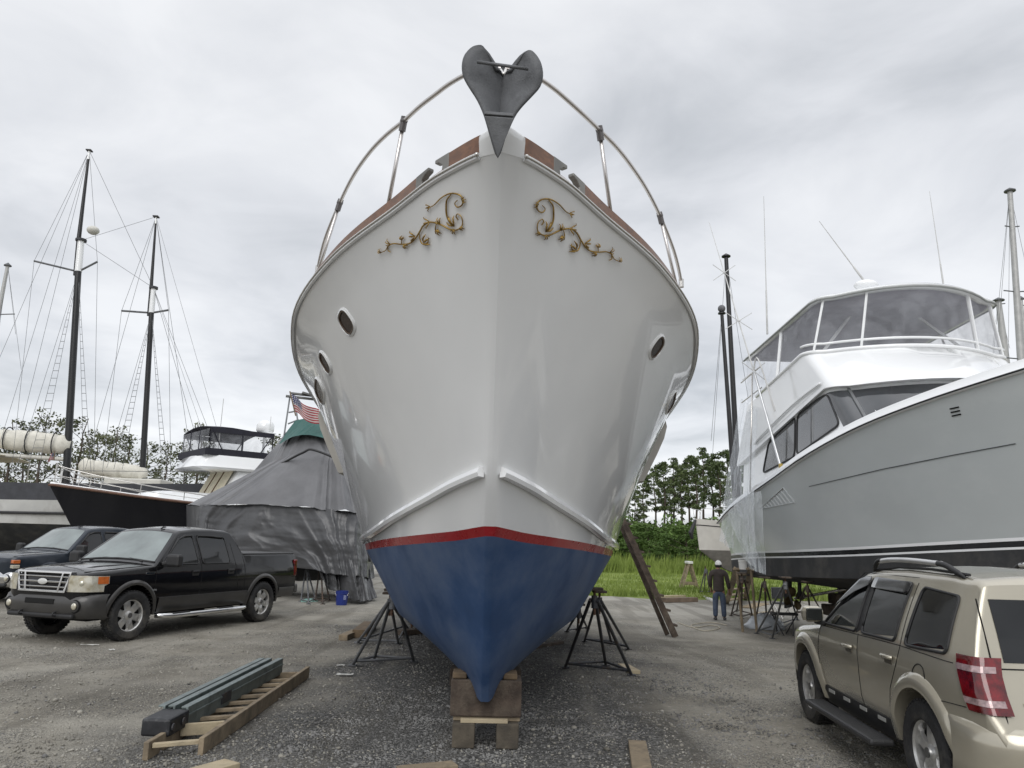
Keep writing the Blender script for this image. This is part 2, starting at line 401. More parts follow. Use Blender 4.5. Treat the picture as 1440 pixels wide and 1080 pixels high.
# raised sheer guard with its metal strip, and the bulwark above it
def rowpt(q): 
    i = min(int(q), len(sh)-2); return sh[i].lerp(sh[i+1], q-i)
def offs(rows_i, out=.03, dz=0): 
    res = []
    for i, p in enumerate(rows_i):
        a = rows_i[max(0, i-1)]; b = rows_i[min(len(rows_i)-1, i+1)]; t = (b-a); n = Vector((t.y, -t.x, 0)).normalized()
        res.append(Vector((p.x, p.y, p.z))+n*out+Vector((0, 0, dz)))
    return res
i0 = 5
def strip(pts_list, sgn):
    return [[Vector((sgn*p.x, p.y, p.z)) for p in r] for r in pts_list]
base = sh[i0:]
bh = lin([(4.3,.15),(4.66,.135),(5.08,.115),(5.75,.085),(7.0,.05),(9,.04),(18,.04)])
for sgn in (1, -1):
    prof = [offs(base, 0.0, -.022), offs(base, .017, -.014), offs(base, .023, .004), offs(base, .02, .022), offs(base, -.02, .022)]
    mb = MB(); mb.grid(strip(prof, sgn)); mb.add([strip(prof, sgn)[k][0] for k in range(5)], [(0,1,2,3,4)])
    g = yp(mb, 'guard_moulding', WHITE, smooth=40)
    st = MB(); st.tube(strip([offs(base, .025, .004)], sgn)[0], .008, 6); st.ball(Vector((sgn*offs(base,.03,.0)[0].x, offs(base,.03,.0)[0].y, offs(base,.05,0)[0].z)), .016)
    yp(st, 'guard_strip', STEEL, smooth=180)
    # teak bulwark with a gap for the hawse fitting
    def teak(i, j, nm='bulwark_plank'):
        seg = sh[i:j+1]; inn = offs(seg, -.015, .02); out_ = offs(seg, -.06, .02)
        rows = [inn, [p+Vector((0,0,bh(p.y))) for p in inn], [p+Vector((0,0,bh(p.y))) for p in out_], out_]
        rows = strip(rows, sgn); mb = MB(); mb.grid(rows+[rows[0]])
        for e in (0, -1): mb.add([r[e] for r in rows], [(0,1,2,3)])
        yp(mb, nm, TEAK, smooth=30)
        cap = [offs(seg, -.005, .02+bh(0)), offs(seg, -.07, .02)]
    ys = [p.y for p in sh]
    def idx(y): return min(range(len(ys)), key=lambda k: abs(ys[k]-y) if k > 3 else 9)
    ia, ib, ic, idd = idx(4.42), idx(4.66), idx(4.86), len(sh)-20
    teak(ia, ib); teak(ic, idd)
    # chock: two horned castings either side of the gap over a low sill
    mid = MB(); seg = sh[ib:ic+1]; low = offs(seg, -.012, .02); lo2 = offs(seg, -.065, .02)
    rows = strip([low, [p+Vector((0,0,.035)) for p in low], [p+Vector((0,0,.035)) for p in lo2], lo2], sgn); mid.grid(rows+[rows[0]])
    yp(mid, 'bulwark_sill', TEAK)
    for e, d in ((ib, 1), (ic, -1)):
        p = offs(sh, -.037, .02)[e]; q = offs(sh, -.037, .02)[e+d*2]; t = (q-p).normalized(); p = p-t*.05; H = bh(p.y)
        n = Vector((t.y, -t.x, 0)).normalized()*.024
        pr = [(0,0),(.10,0),(.075,.03),(.068,H*.55),(.105,H*.78),(.15,H*.86),(.15,H+.008),(0,H+.004)]
        poly = [p+t*a+Vector((0,0,b))-n for a, b in pr]
        mb = MB(); mb.prism([Vector((sgn*v.x, v.y, v.z)) for v in poly], Vector((sgn*2*n.x, 2*n.y, 0)))
        yp(mb, 'chock', M('cast_bronze_grey', (.21,.205,.19), .5, .5, var=.2), bevel=.006)
# white stem head: the stem carried up to the cap between the two teak bulwarks
st = sh[:idx(4.42)+1]
full = [Vector((-p.x, p.y, p.z)) for p in st[::-1]]+st[1:]
def headrow(dz, inset, cap=0): return [Vector((p.x*(1-inset)*(1+dz*.5), p.y-dz*.62+inset*.10+abs(p.x)*dz*2.2, p.z-.004+dz*(1-(abs(p.x)/.17)**2*.14))) for p in full]
hd = MB(); rows = [headrow(0, 0), headrow(.05, 0), headrow(.10, 0), headrow(.135, .02), headrow(.152, .10), headrow(.158, .4), headrow(.158, 1)]
hd.grid(rows); hd.add([rows[0][0], rows[0][-1], rows[3][-1], rows[3][0]], [(0,1,2,3)])
yp(hd, 'stem_head', WHITE, smooth=50)
# spray rails
for sgn in (1, -1):
    rc = rowcurve(RAIL)[6:52]
    k = len(rc); rows = []
    for dz, o in ((-.035,.0), (-.03,.05), (.0,.062), (.035,.05), (.055,.0)):
        rows.append([Vector((sgn*q.x, q.y, q.z)) for q in offs(rc, o, dz)])
    mb = MB(); mb.grid(rows)
    for e in (0, -1): mb.add([r[e] for r in rows], [(0,1,2,3,4)])
    yp(mb, 'spray_rail', WHITE, smooth=35)
# topsides BVH (boat frame) used to seat fittings on the planking
_mb = both(ROWS_TOP)
HULL = BVHTree.FromPolygons([tuple(v) for v in _mb.v], _mb.f)
BMI = BM.inverted()
def onhull(x, y):
    """point and outward normal (boat frame) of the topsides seen at photo pixel x, y"""
    o = BMI @ Vector((0, 0, HCAM)); d = (BMI.to_3x3() @ ray(x, y)).normalized()
    p, n, i, t = HULL.ray_cast(o, d)
    if p is None: return None, None
    if n.dot(d) > 0: n = -n
    return p, n
# portholes: upright rounded opening with a raised white rim, dark inside
def porthole(px, py, w=.215, h=.205):
    p, n = onhull(px, py)
    if p is None: return
    t = Vector((0, 1, 0)); t = (t-n*t.dot(n)).normalized(); u = n.cross(t); u = u if u.z > 0 else -u
    def loop(a, b, lift, k=28):
        r = []
        for i in range(k):
            c, s = math.cos(2*math.pi*i/k), math.sin(2*math.pi*i/k)
            r.append(p+t*(a*math.copysign(abs(c)**.72, c))+u*(b*math.copysign(abs(s)**.72, s))+n*lift)
        return r
    mb = MB(); mb.grid([loop(w/2+.017, h/2+.017, -.01), loop(w/2+.016, h/2+.016, .007), loop(w/2+.008, h/2+.008, .010), loop(w/2, h/2, .018), loop(w/2-.004, h/2-.004, .004)], True)
    f = yp(mb, 'porthole', WHITE, smooth=50)
    ins = MB(); L1 = loop(w/2-.004, h/2-.004, .006); ins.add(L1, [tuple(range(len(L1)))]); 
    ins.v = [v-YO for v in ins.v]; ins.build('porthole_glass', M('porthole_dark', (.035,.022,.016), .25, var=.3, scale=9), f)
    rim = MB(); rim.tube([q for q in loop(w/2-.012, h/2-.012, .009)], .007, 6, closed=True); rim.v = [v-YO for v in rim.v]
    rim.build('porthole_ring', M('brown_liner', (.11,.075,.05), .5), f, smooth=180)
for a in ((488,453), (458,510), (450,550,.55), (923,488), (943,566,.5)): porthole(*a)
# gilded scrolls
GOLD = M('gilded_carving', (.40,.26,.075), .38, .7, var=.35, scale=30, second=(.16,.085,.02), thresh=.58, dscale=25)
def scroll(curves, leaves, sx):
    mb = MB()
    def place(a, b):
        return onhull(sx(a), b)
    for pts, r0, r1 in curves:
        c = cr([Vector((a, b, 0)) for a, b in pts], 7); P = []
        for q in c:
            p, n = place(q.x, q.y)
            if p is not None: P.append(p+n*.012)
        m = len(P); mb.tube(P, [(r0+(r1-r0)*abs(math.sin(math.pi*i/(m-1)))**.7)*.62 for i in range(m)], 7)
    for x, y, dx, dy, r in leaves:
        a, n = place(x, y); b, _ = place(x+dx, y+dy)
        if a is None or b is None: continue
        d = b-a; s = n.cross(d).normalized()
        for k in (-1, 0, 1):
            tip = a+d*(1.0-.25*abs(k))+s*k*d.length*.55
            mb.tube([a+n*.010, a.lerp(tip, .4)+n*.022+s*k*.006, a.lerp(tip, .75)+n*.02, tip+n*.006], [.003, r*.62, r*.5, .002], 6)
    return mb
# traced from the left-hand scroll, in photo pixels
SC = [([(602,293),(612,288),(622,278),(634,272),(646,273),(653,280),(651,288),(645,291),(641,286),(645,281)],.004,.009),
      ([(636,273),(630,281),(629,292),(630,303),(634,312),(639,318)],.005,.011),
      ([(645,300),(650,304),(652,312),(650,319),(643,323),(634,322),(620,315),(606,312),(597,317),(591,327),(585,336),(577,342),(566,343),(555,342),(548,345),(543,352),(535,355)],.004,.010),
      ([(591,327),(593,338),(597,343),(603,341),(604,333)],.004,.009), ([(645,300),(643,304),(646,309)],.004,.008),
      ([(548,345),(547,351),(551,354)],.003,.007), ([(615,315),(614,323),(618,327)],.003,.008), ([(566,343),(567,336),(570,334)],.003,.007)]
LV = [(640,318,-8,-14,.011),(606,312,-10,2,.008),(620,315,-4,-9,.009),(617,322,2,9,.010),(585,332,-9,0,.010),(597,341,8,-6,.012),(570,343,4,6,.009),(567,337,-1,-6,.008),(550,343,-7,-4,.007),(537,355,-4,-5,.006),(606,290,-6,3,.006),(650,318,2,6,.008),(640,322,-2,7,.008),(651,282,5,-2,.007)]
yp(scroll(SC, LV, lambda x: x), 'scroll_carving', GOLD, smooth=180)
def mir(x): return 2*703-x
SC2 = [([(a, b+7+(652-a)*.045) for a, b in p], r0, r1) for p, r0, r1 in SC]; LV2 = [(a, b+7+(652-a)*.045, c, d, r) for a, b, c, d, r in LV]
yp(scroll(SC2, LV2, mir), 'scroll_carving', GOLD, smooth=180)
# bow rail
def bl(x, y, Y): return BMI @ at(x, y, Y)
RAILSTEEL = M('polished_rail', (.60,.57,.55), .28, 1.0, var=.03, scale=3, rvar=0)
L0 = [(447,378,6.9),(452,355,6.8),(460,328,6.62),(478,285,6.22),(497,247,5.8),(520,214,5.45),(543,190,5.2),(568,170,5.0),(590,150,4.8),(612,133,4.66),(632,118,4.55),(655,105,4.48),(678,97,4.44)]
R0 = [(958,397,6.9),(953,372,6.8),(945,345,6.62),(928,303,6.22),(908,264,5.8),(886,231,5.45),(866,206,5.2),(843,183,5.0),(820,161,4.8),(798,141,4.66),(778,124,4.55),(757,110,4.48),(728,99,4.44)]
pl = [bl(*a) for a in L0]; pr = [bl(*a) for a in R0]
path = cr(pl+pr[::-1], 6)
br = yp(MB().tube(path, .016, 10), 'bow_rail', RAILSTEEL, smooth=180)
for (a, b) in (((568,170,5.0),(549,275,4.97)), ((478,285,6.22),(462,360,6.1)), ((843,183,5.0),(858,290,4.97)), ((928,303,6.22),(944,382,6.1))):
    p = bl(*a); sg_ = 1 if p.x > 0 else -1; k_ = min(range(3, len(sh)), key=lambda k: abs(sh[k].y-p.y-.24)); q = Vector((sg_*(sh[k_].x-.06), sh[k_].y, sh[k_].z))
    mb = MB().tube([p, q], .015, 8); mb.v = [v-YO for v in mb.v]; mb.build('stanchion', RAILSTEEL, br, smooth=180)
    d = (q-p).normalized(); mb = MB().tube([p-d*.03, p+d*.075], .026, 8); mb.ball(p, .03, 8, 6); mb.v = [v-YO for v in mb.v]
    mb.build('rail_fitting', M('rail_fitting_grey', (.16,.15,.15), .4, .7), br, smooth=40)
for e in (pl[0], pr[0]):
    mb = MB().tube([e+Vector((0,0,.03)), e-Vector((0,0,.05))], .026, 8); mb.v = [v-YO for v in mb.v]; mb.build('rail_foot', STEEL, br, smooth=40)
# plough anchor hanging from the stem head
def anchor():
    A = lambda x, y, Y: bl(x, y, Y)
    # outline of the port fluke then starboard fluke, meeting on a hollow spine
    Lp = cr([(700,222,4.02),(690,196,3.99),(681,163,3.97),(672,141,3.95),(660,122,3.93),(652,107,3.92),(650,92,3.91),(653,78,3.91),(661,68,3.92),(670,64,3.93),(679,65,3.94),(687,80,3.97),(698,99,4.0)], 3)
    Rp = cr([(700,222,4.02),(711,194,3.99),(723,165,3.97),(733,150,3.95),(748,134,3.93),(759,121,3.92),(763,106,3.91),(761,90,3.91),(755,78,3.92),(747,71,3.93),(738,73,3.94),(731,87,3.97),(718,101,4.0)], 3)
    Sp = cr([(700,222,4.02),(701,200,4.02),(702,175,4.03),(703,160,4.06),(704,147,4.07),(705,136,4.07),(706,128,4.07),(706,122,4.07),(706,117,4.07),(707,114,4.07),(707,111,4.07),(708,109,4.07),(708,107,4.07)], 3)
    parts = []
    for edge in (Lp, Rp):
        rows = []
        for e, s in zip(edge, Sp):
            a, b = A(*e), A(*s); rows.append([a.lerp(b, t)-Vector((0, .012*math.sin(math.pi*t), 0)) for t in (0,.2,.4,.6,.8,1)])
        mb = MB().grid(rows); parts.append(mb)
    fl = MB()
    for q in parts: fl.add(q.v, q.f)
    f = yp(fl, 'anchor', GALV, smooth=40, solid=.016)
    tip = MB(); tip.add([A(700,223,4.0), A(681,163,3.92), A(723,166,3.92), A(702,160,4.06)], [(0,1,2),(0,1,3),(0,3,2),(1,2,3)])
    tip.v = [v-YO for v in tip.v]; tip.build('ploughshare', GALV, f, bevel=.004)
    wb = MB().beam(A(681,160,3.93), A(722,163,3.93), .03, .02); wb.v = [v-YO for v in wb.v]; wb.build('weld_plate', GALV, f, bevel=.004)
    cb = MB().tube([A(671,87,3.90), A(743,97,3.90)], .010, 8); cb.v = [v-YO for v in cb.v]; cb.build('crossbar', GALV, f, smooth=180)
    sk = MB().beam(A(707,103,4.19), A(707,120,4.95), .03, .08); sk.v = [v-YO for v in sk.v]; sk.build('shank', GALV, f, bevel=.006)
    sh_ = MB().tube(cr([A(704,98,4.12), A(708,104,4.08), A(711,98,4.12)], 6), .009, 8); sh_.v = [v-YO for v in sh_.v]; sh_.build('shackle', STEEL, f, smooth=180)
anchor()
# beam-end rubbing plates on the quarters
SHADE = M('shade_toned_rub_rail', (.42,.40,.36), .55, var=.1)  # plate colour greyed to carry the shade on its underside
for sgn in (1, -1):
    ol = [(2.02,2.62),(2.10,2.78),(2.20,2.98),(2.30,3.2),(2.34,3.36),(2.31,3.5),(2.24,3.54)]; il = [(1.90,2.62),(1.96,2.78),(2.02,2.98),(2.08,3.2),(2.12,3.36),(2.14,3.5),(2.18,3.54)]
    rows = []
    for y, k in ((10.0, 1), (10.25, 1.01), (13, 1.0), (16, .97)):
        rows.append([Vector((sgn*a*k, y, b)) for a, b in ol]+[Vector((sgn*a*k, y, b)) for a, b in il[::-1]])
    yp(MB().grid(rows, True, True, True), 'rubbing_plate', SHADE, smooth=30)
# ---------------------------------------------------------------- vehicles (local frame: x forward from the front axle, y left, z up)
TYRE = M('tyre_rubber', (.022,.022,.023), .85, var=.35, scale=9, second=(.085,.078,.066), thresh=.60, dscale=4, bump=.2, bscale=60)
ALLOY = M('alloy_wheel', (.60,.595,.58), .34, .7, var=.15, scale=9, second=(.20,.19,.17), thresh=.64, dscale=6)
CHROME = M('chrome', (.72,.72,.72), .09, 1.0, var=.06, scale=9)
TRIMBLACK = M('black_plastic', (.020,.020,.021), .55, var=.25, scale=8)
VOID = M('wheel_well_black', (.006,.006,.006), .95, var=.1)
def carpaint(name, c, metal, rough=.22, dust=(.2,.18,.15), th=.72):
    return M(name, c, rough, metal, var=.05, scale=2, coat=.35, spec=.3, second=tuple(c[i]*.94+dust[i]*.06 for i in range(3)), thresh=th, soft=.2, dscale=1.6, rvar=.10)
def ring(W_, x, zb, zt, crown, rad, n=22):
    zs = [zb+(zt-rad-zb)*(k/(n-7)) for k in range(n-6)]
    side = [(W_(x, z), z) for z in zs]
    wt = W_(x, zt-rad)
    for k in range(1, 6):
        a = math.pi/2*k/5; side.append((wt-rad*(1-math.cos(a))-(W_(x, zt-rad)-W_(x, zt))*(k/5)*.6, zt-rad+rad*math.sin(a)))
    yt = side[-1][0]
    topm = [(yt*(1-k/6), zt+crown*(1-(1-k/6)**2)) for k in range(1, 6)]
    half = side+topm
    full = [Vector((x, y, z)) for y, z in half]+[Vector((x, 0, zt+crown))]+[Vector((x, -y, z)) for y, z in half[::-1]]
    return full
def body(W_, zb, zt, crown, rad, xs):
    return MB().grid([ring(W_, x, zb(x), zt(x), crown(x), rad(x)) for x in xs], True, True, True)
def side_patch(W_, poly, off, sgn=1, nx=10, curve=None):
    """closed outline (x,z) laid on the body side, as a thin raised panel fan-filled through a grid of its own"""
    # triangulate by horizontal slicing so that it follows the body side
    zs = [p[1] for p in poly]; z0, z1 = min(zs), max(zs); rows = []
    for k in range(nx+1):
        z = z0+(z1-z0)*(k/nx); z = min(max(z, z0+1e-4), z1-1e-4); xs = []
        for i in range(len(poly)):
            a, b = poly[i], poly[(i+1) % len(poly)]
            if (a[1]-z)*(b[1]-z) < 0: xs.append(a[0]+(b[0]-a[0])*(z-a[1])/(b[1]-a[1]))
        if len(xs) < 2: continue
        xa, xb = min(xs), max(xs); rows.append([Vector((xa+(xb-xa)*j/8, sgn*(W_(xa+(xb-xa)*j/8, z)+off), z)) for j in range(9)])
    mb = MB().grid(rows); 
    return mb
def rpoly(pts, r=.05, n=4):
    """round the corners of a 2d polygon"""
    out = []
    m = len(pts)
    for i in range(m):
        p, a, b = Vector((*pts[i], 0)), Vector((*pts[i-1], 0)), Vector((*pts[(i+1) % m], 0))
        da, db = (a-p), (b-p); ra = min(r, da.length*.45); rb = min(r, db.length*.45)
        s, e = p+da.normalized()*ra, p+db.normalized()*rb
        for k in range(n+1):
            t = k/n; q = s*(1-t)**2+p*2*t*(1-t)+e*t*t; out.append((q.x, q.y))
    return out
def side_line(W_, pts, off, sgn, r=.006):
    P = []
    for i in range(len(pts)-1):
        for k in range(8):
            t = k/8; x = pts[i][0]*(1-t)+pts[i+1][0]*t; z = pts[i][1]*(1-t)+pts[i+1][1]*t; P.append(Vector((x, sgn*(W_(x, z)+off), z)))
    x, z = pts[-1]; P.append(Vector((x, sgn*(W_(x, z)+off), z)))
    return MB().tube(P, r, 5)
def wheel(root, x, sgn, yo, rt, rr, width, spokes, steer=0, style='six'):
    """tyre, rim and hub; the outer face lies at |y| = yo"""
    w = bpy.data.objects.new('wheel', None); COL.objects.link(w); w.parent = root
    w.location = (x, sgn*(yo-width/2), rt); w.rotation_euler = (0, 0, steer)
    h = width/2; P = [(rr*.97, -h*.85), (rr*1.04, -h), (rt*.90, -h*.98), (rt*.975, -h*.8), (rt, -h*.45), (rt, h*.45), (rt*.975, h*.8), (rt*.90, h*.98), (rr*1.12, h), (rr*1.02, h*.93), (rr*.97, h*.7)]
    t = MB().lathe(P, axis='y', n=40)
    # tread blocks
    for k in range(44):
        a = 2*math.pi*k/44
        for yy, d in ((-h*.55, .05), (0, -.03), (h*.55, .05)):
            ca = a+d; c = Vector((math.cos(ca)*(rt+.001), yy, math.sin(ca)*(rt+.001)))
            t.box(c, (.016, h*.45, .036), Matrix.Rotation(-ca, 3, 'Y'))
    t.build('tyre', TYRE, w, smooth=35)
    s = sgn; o = h*.62
    rim = MB().lathe([(rr*.98, -h*.8), (rr*.93, -h*.7), (rr*.90, 0), (rr*.92, s*o), (rr*1.0, s*(o+.02)), (rr*1.0, s*(o+.005))], axis='y', n=40)
    r0 = rr*.20
    for k in range(spokes):
        a = 2*math.pi*(k+.25)/spokes
        ca, sa = math.cos(a), math.sin(a); rad = Vector((ca, 0, sa)); tan = Vector((-sa, 0, ca)); yv = Vector((0, s, 0))
        if style == 'six': st = [(r0, .075, .0), (rr*.45, .058, .022), (rr*.75, .062, .026), (rr*.95, .085, .012)]
        else: st = [(r0, .050, .012), (rr*.45, .043, .024), (rr*.75, .050, .018), (rr*.96, .070, .004)]
        rows = []
        for q, wd, lift in st:
            c = rad*q+yv*(o-.035+lift); rows.append([c-tan*wd-yv*.03, c-tan*wd*.75, c+tan*wd*.75, c+tan*wd-yv*.03])
        rim.grid(rows)
    rim.lathe([(rr*.30, s*(o-.07)), (rr*.29, s*(o-.02)), (rr*.19, s*(o-.005)), (rr*.17, s*(o+.008)), (0.001, s*(o+.010))], axis='y', n=24)
    rim.build('rim', ALLOY, w, smooth=35)
    MB().lathe([(rr*.94, s*h*.1), (.001, s*h*.1)], axis='y', n=24).build('brake_disc', VOID, w)
    cap = MB().lathe([(rr*.165, s*(o+.006)), (rr*.155, s*(o+.016)), (.001, s*(o+.018))], axis='y', n=20)
    cap.build('hub_cap', M('hub_cap_grey', (.16,.16,.16), .35, .6), w, smooth=40)
def cut_arches(bodyo, xs, rad, z, yin):
    mb = MB()
    for x in xs:
        for s in (1, -1): mb.lathe([(rad, s*yin), (rad, s*1.6)], (x, 0, z), 'y', 40, True)
    c = mb.build('cut', VOID, bodyo.parent); me = c.data
    m = bodyo.modifiers.new('arches', 'BOOLEAN'); m.operation = 'DIFFERENCE'; m.solver = 'EXACT'; m.object = c
    bpy.context.view_layer.update(); dg = bpy.context.evaluated_depsgraph_get(); dg.update(); ev = bodyo.evaluated_get(dg)
    nm = bpy.data.meshes.new_from_object(ev); bodyo.modifiers.clear(); bodyo.data = nm
    bpy.data.objects.remove(c)
    nm.shade_smooth(); nm.set_sharp_from_angle(angle=R(30))
def arch_lip(W_, x, z, r0, r1, a0, a1, sgn, off, n=28):
    rows = []
    for k in range(n+1):
        a = a0+(a1-a0)*k/n; row = []
        for r, o in ((r0, -.05), (r0, off), ((r0+r1)/2, off+.012), (r1, off*.4), (r1+.012, -.01)):
            xx, zz = x+math.cos(a)*r, z+math.sin(a)*r; row.append(Vector((xx, sgn*(W_(xx, zz)+o), zz)))
        rows.append(row)
    mb = MB().grid(rows)
    return mb
def top_patch(zt, crown, yf, x0, x1, off, n=14, zfun=None):
    """panel laid on the windscreen or bonnet: half-width yf(x) between stations x0..x1"""
    rows = []
    for k in range(n+1):
        x = x0+(x1-x0)*k/n; yw = yf(x)
        dz = (zt(x+.01)-zt(x-.01))/.02; nn = Vector((-dz, 0, 1)).normalized()
        rows.append([Vector((x, yw*j, zt(x)+crown(x)*(1-j*j)))+nn*off for j in (-1,-.8,-.6,-.4,-.2,0,.2,.4,.6,.8,1)])
    return MB().grid(rows)
GLASS_FRONT = M('windscreen_glass', (.16,.19,.185), .05, var=.25, scale=2.5, spec=.9, coat=.6, rvar=0)
GLASS_DARK = M('tinted_window', (.009,.010,.011), .05, var=.4, scale=2, spec=.5, coat=.15, rvar=0)
HEADLENS = M('headlight_lens', (.44,.40,.29), .12, .25, var=.25, scale=14, coat=.8, second=(.62,.60,.52), thresh=.5, dscale=10)
AMBER = M('amber_lens', (.50,.13,.03), .15, var=.2, scale=20, coat=.8)
REDLENS = M('red_lens', (.17,.004,.007), .10, var=.35, scale=22, coat=.8, second=(.045,.002,.003), thresh=.52, dscale=9)

def pickup(root, PAINT, TRIM, style):
    BELT = 1.20
    wx = lin([(.95,.50),(.93,.60),(.90,.70),(.85,.79),(.75,.865),(.60,.925),(.40,.95),(.1,.962),(-.4,.965),(-3.9,.965),(-4.4,.955),(-4.7,.93)])
    tumble = lambda z: 0 if z < BELT else (z-BELT)*.36+(z-BELT)**2*.12
    vert = lin([(.3,-.07),(.5,-.02),(.7,.005),(.95,.012),(1.08,.004),(1.20,-.02),(1.4,-.03)])
    cabx = lin([(-.35,0),(-.5,1),(-2.7,1),(-2.95,0)])
    W_ = lambda x, z: wx(x)+vert(z)-tumble(z)*(1 if -2.95 < x < -.3 else .35)
    zt = lin([(.93,1.02),(.90,1.075),(.82,1.105),(.70,1.13),(.3,1.165),(-.15,1.195),(-.42,1.215),(-.50,1.26),(-1.13,1.775),(-1.25,1.825),(-1.6,1.865),(-2.1,1.875),(-2.5,1.855),(-2.62,1.825),(-2.74,1.66),(-2.86,1.40),(-2.88,1.375),(-4.66,1.375),(-4.70,1.34)])
    zb = lin([(.93,.62),(.6,.52),(.3,.42),(-3.0,.40),(-4.2,.46),(-4.7,.56)])
    crown = lin([(.93,.01),(.6,.05),(-.4,.045),(-.55,.05),(-1.2,.04),(-2.5,.035),(-2.8,.01),(-4.7,.0)])
    rad = lin([(.93,.05),(.5,.07),(-.42,.05),(-.6,.03),(-1.3,.07),(-2.5,.08),(-2.85,.03),(-4.7,.025)])
    xs = sorted(set([round(v, 4) for v in list(np.arange(-4.7, .94, .1))+[.93,.91,.9,.86,.82,.76,.7,-.42,-.46,-.5,-1.13,-1.19,-1.25,-1.3,-2.5,-2.56,-2.62,-2.66,-2.7,-2.74,-2.78,-2.82,-2.86,-2.87,-2.88,-4.66,-4.69]]))
    b = body(W_, zb, zt, crown, rad, xs).build('body', PAINT, root, smooth=30)
    cut_arches(b, (0, -3.52), .475, .43, .60)
    inner = MB().box((-1.9, 0, .55), (5.0, 1.28, .42)); inner.build('underbody', VOID, root)
    # glasshouse
    for s in (1, -1):
        d = side_patch(W_, rpoly([(-.62,1.235),(-1.52,1.235),(-1.50,1.72),(-1.16,1.70)], .05), .004, s).build('side_window', GLASS_DARK, root, smooth=60)
        side_line(W_, rpoly([(-.60,1.225),(-1.53,1.225),(-1.51,1.735),(-1.15,1.715)], .05)+[(-.62,1.225)], .006, s, .012).build('window_seal', TRIMBLACK, d, smooth=180)
        d = side_patch(W_, rpoly([(-1.66,1.235),(-2.42,1.235),(-2.40,1.70),(-1.64,1.72)], .06), .004, s).build('side_window', GLASS_DARK, root, smooth=60)
        side_line(W_, rpoly([(-1.65,1.225),(-2.43,1.225),(-2.41,1.715),(-1.63,1.735)], .06)+[(-1.65,1.225)], .006, s, .012).build('window_seal', TRIMBLACK, d, smooth=180)
        # rain visors over the doors, door seams, handles
        v = MB().tube([Vector((x, s*(W_(x, z)+.02), z)) for x, z in ((-.85,1.44),(-1.12,1.67),(-1.3,1.73),(-1.5,1.74))], [.01,.022,.024,.02], 6); v.build('rain_visor', TRIMBLACK, root, smooth=180)
        v = MB().tube([Vector((x, s*(W_(x, z)+.02), z)) for x, z in ((-1.66,1.74),(-2.0,1.735),(-2.36,1.715))], .022, 6); v.build('rain_visor', TRIMBLACK, root, smooth=180)
        for pts in ([(-.46,1.20),(-.44,.9),(-.50,.46)], [(-1.59,1.74),(-1.59,.9),(-1.56,.46)], [(-2.55,1.60),(-2.58,1.2),(-2.60,.95),(-2.72,.62),(-2.60,.46)], [(-.46,1.19),(-1.2,1.19)], [(-2.84,1.34),(-2.87,.9),(-2.87,.5)]):
            side_line(W_, pts, .0, s, .0040).build('door_seam', VOID, root)
        for x in (-1.42, -2.42):
            h = MB().box((x, s*(W_(x, 1.06)+.006), 1.06), (.17, .02, .10)); h = h.build('door_handle', TRIMBLACK, root, bevel=.008)
            MB().box((x, s*(W_(x, 1.075)+.024), 1.078), (.15, .024, .035)).build('grip', PAINT, h, bevel=.01)
        # mirror
        m = MB().box((-.66, s*1.14, 1.30), (.15, .27, .22), Matrix.Rotation(s*.12, 3, 'Z')).build('door_mirror', TRIMBLACK, root, bevel=.045)
        MB().beam((-.60, s*.93, 1.24), (-.64, s*1.04, 1.27), .08, .06).build('mirror_arm', TRIMBLACK, m, bevel=.015)
        MB().box((-.742, s*1.14, 1.30), (.006, .20, .16), Matrix.Rotation(s*.12, 3, 'Z')).build('mirror_glass', M('mirror_glass', (.5,.52,.54), .03, 1.0, rvar=0), m)
        # lower cladding and arch lips
        for x0, x1 in ((-.56, -2.98),):
            rows = []
            for z, o in ((.40,.0),(.42,.016),(.60,.022),(.665,.016),(.67,-.004)):
                rows.append([Vector((x0+(x1-x0)*k/14, s*(W_(x0+(x1-x0)*k/14, z)+o), z)) for k in range(15)])
            MB().grid(rows).build('rocker_cladding', TRIM, root, smooth=40)
        rows = []
        for z, o in ((.47,.0),(.50,.016),(.64,.02),(.665,.014),(.67,-.004)): rows.append([Vector((-4.05-.6*k/6, s*(W_(-4.05-.6*k/6, z)+o), z)) for k in range(7)])
        MB().grid(rows).build('rocker_cladding', TRIM, root, smooth=40)
        for x in (0, -3.52): arch_lip(W_, x, .43, .475, .55, R(-6), R(186), s, .018).build('wheel_arch_lip', TRIM, root, smooth=50)
        # running board tube
        mb = MB().tube(cr([(-.62, s*.88, .36), (-.75, s*1.03, .345), (-1.2, s*1.06, .34), (-2.5, s*1.06, .34), (-2.85, s*1.03, .345), (-2.98, s*.88, .36)], 6), .048, 10)
        rb = mb.build('side_step', CHROME, root, smooth=180)
        for x in (-1.05, -2.25): MB().box((x, s*1.06, .388), (.42, .075, .014)).build('step_pad', TRIMBLACK, rb, bevel=.004)
        # tail lamp
        MB().box((-4.655, s*.925, 1.08), (.10, .07, .36)).build('tail_light', REDLENS, root, bevel=.02)
        # front lamps
        if style == 'new':
            xp = [.925,.90,.875,.85,.80,.75,.68,.60,.52]
            rows = []
            for j in range(9):
                z = .82+.255*j/8; row = []
                row.append(Vector((.951, s*.545, z)))
                for x in xp:
                    if x < .60 and (z < .93): x = .60
                    row.append(Vector((x+.016, s*(W_(x, z)+.010), z-(.0 if j < 8 else max(0, (.93-x))*.02))))
                rows.append(row)
            h = MB().grid(rows).build('headlight', HEADLENS, root, smooth=60)
            rows = [[Vector((x+.020, s*(W_(x, z)+.016), z)) for x in (.70,.64,.58,.53)] for z in (.945,.98,1.02,1.06)]
            MB().grid(rows).build('turn_signal', AMBER, h, smooth=60)
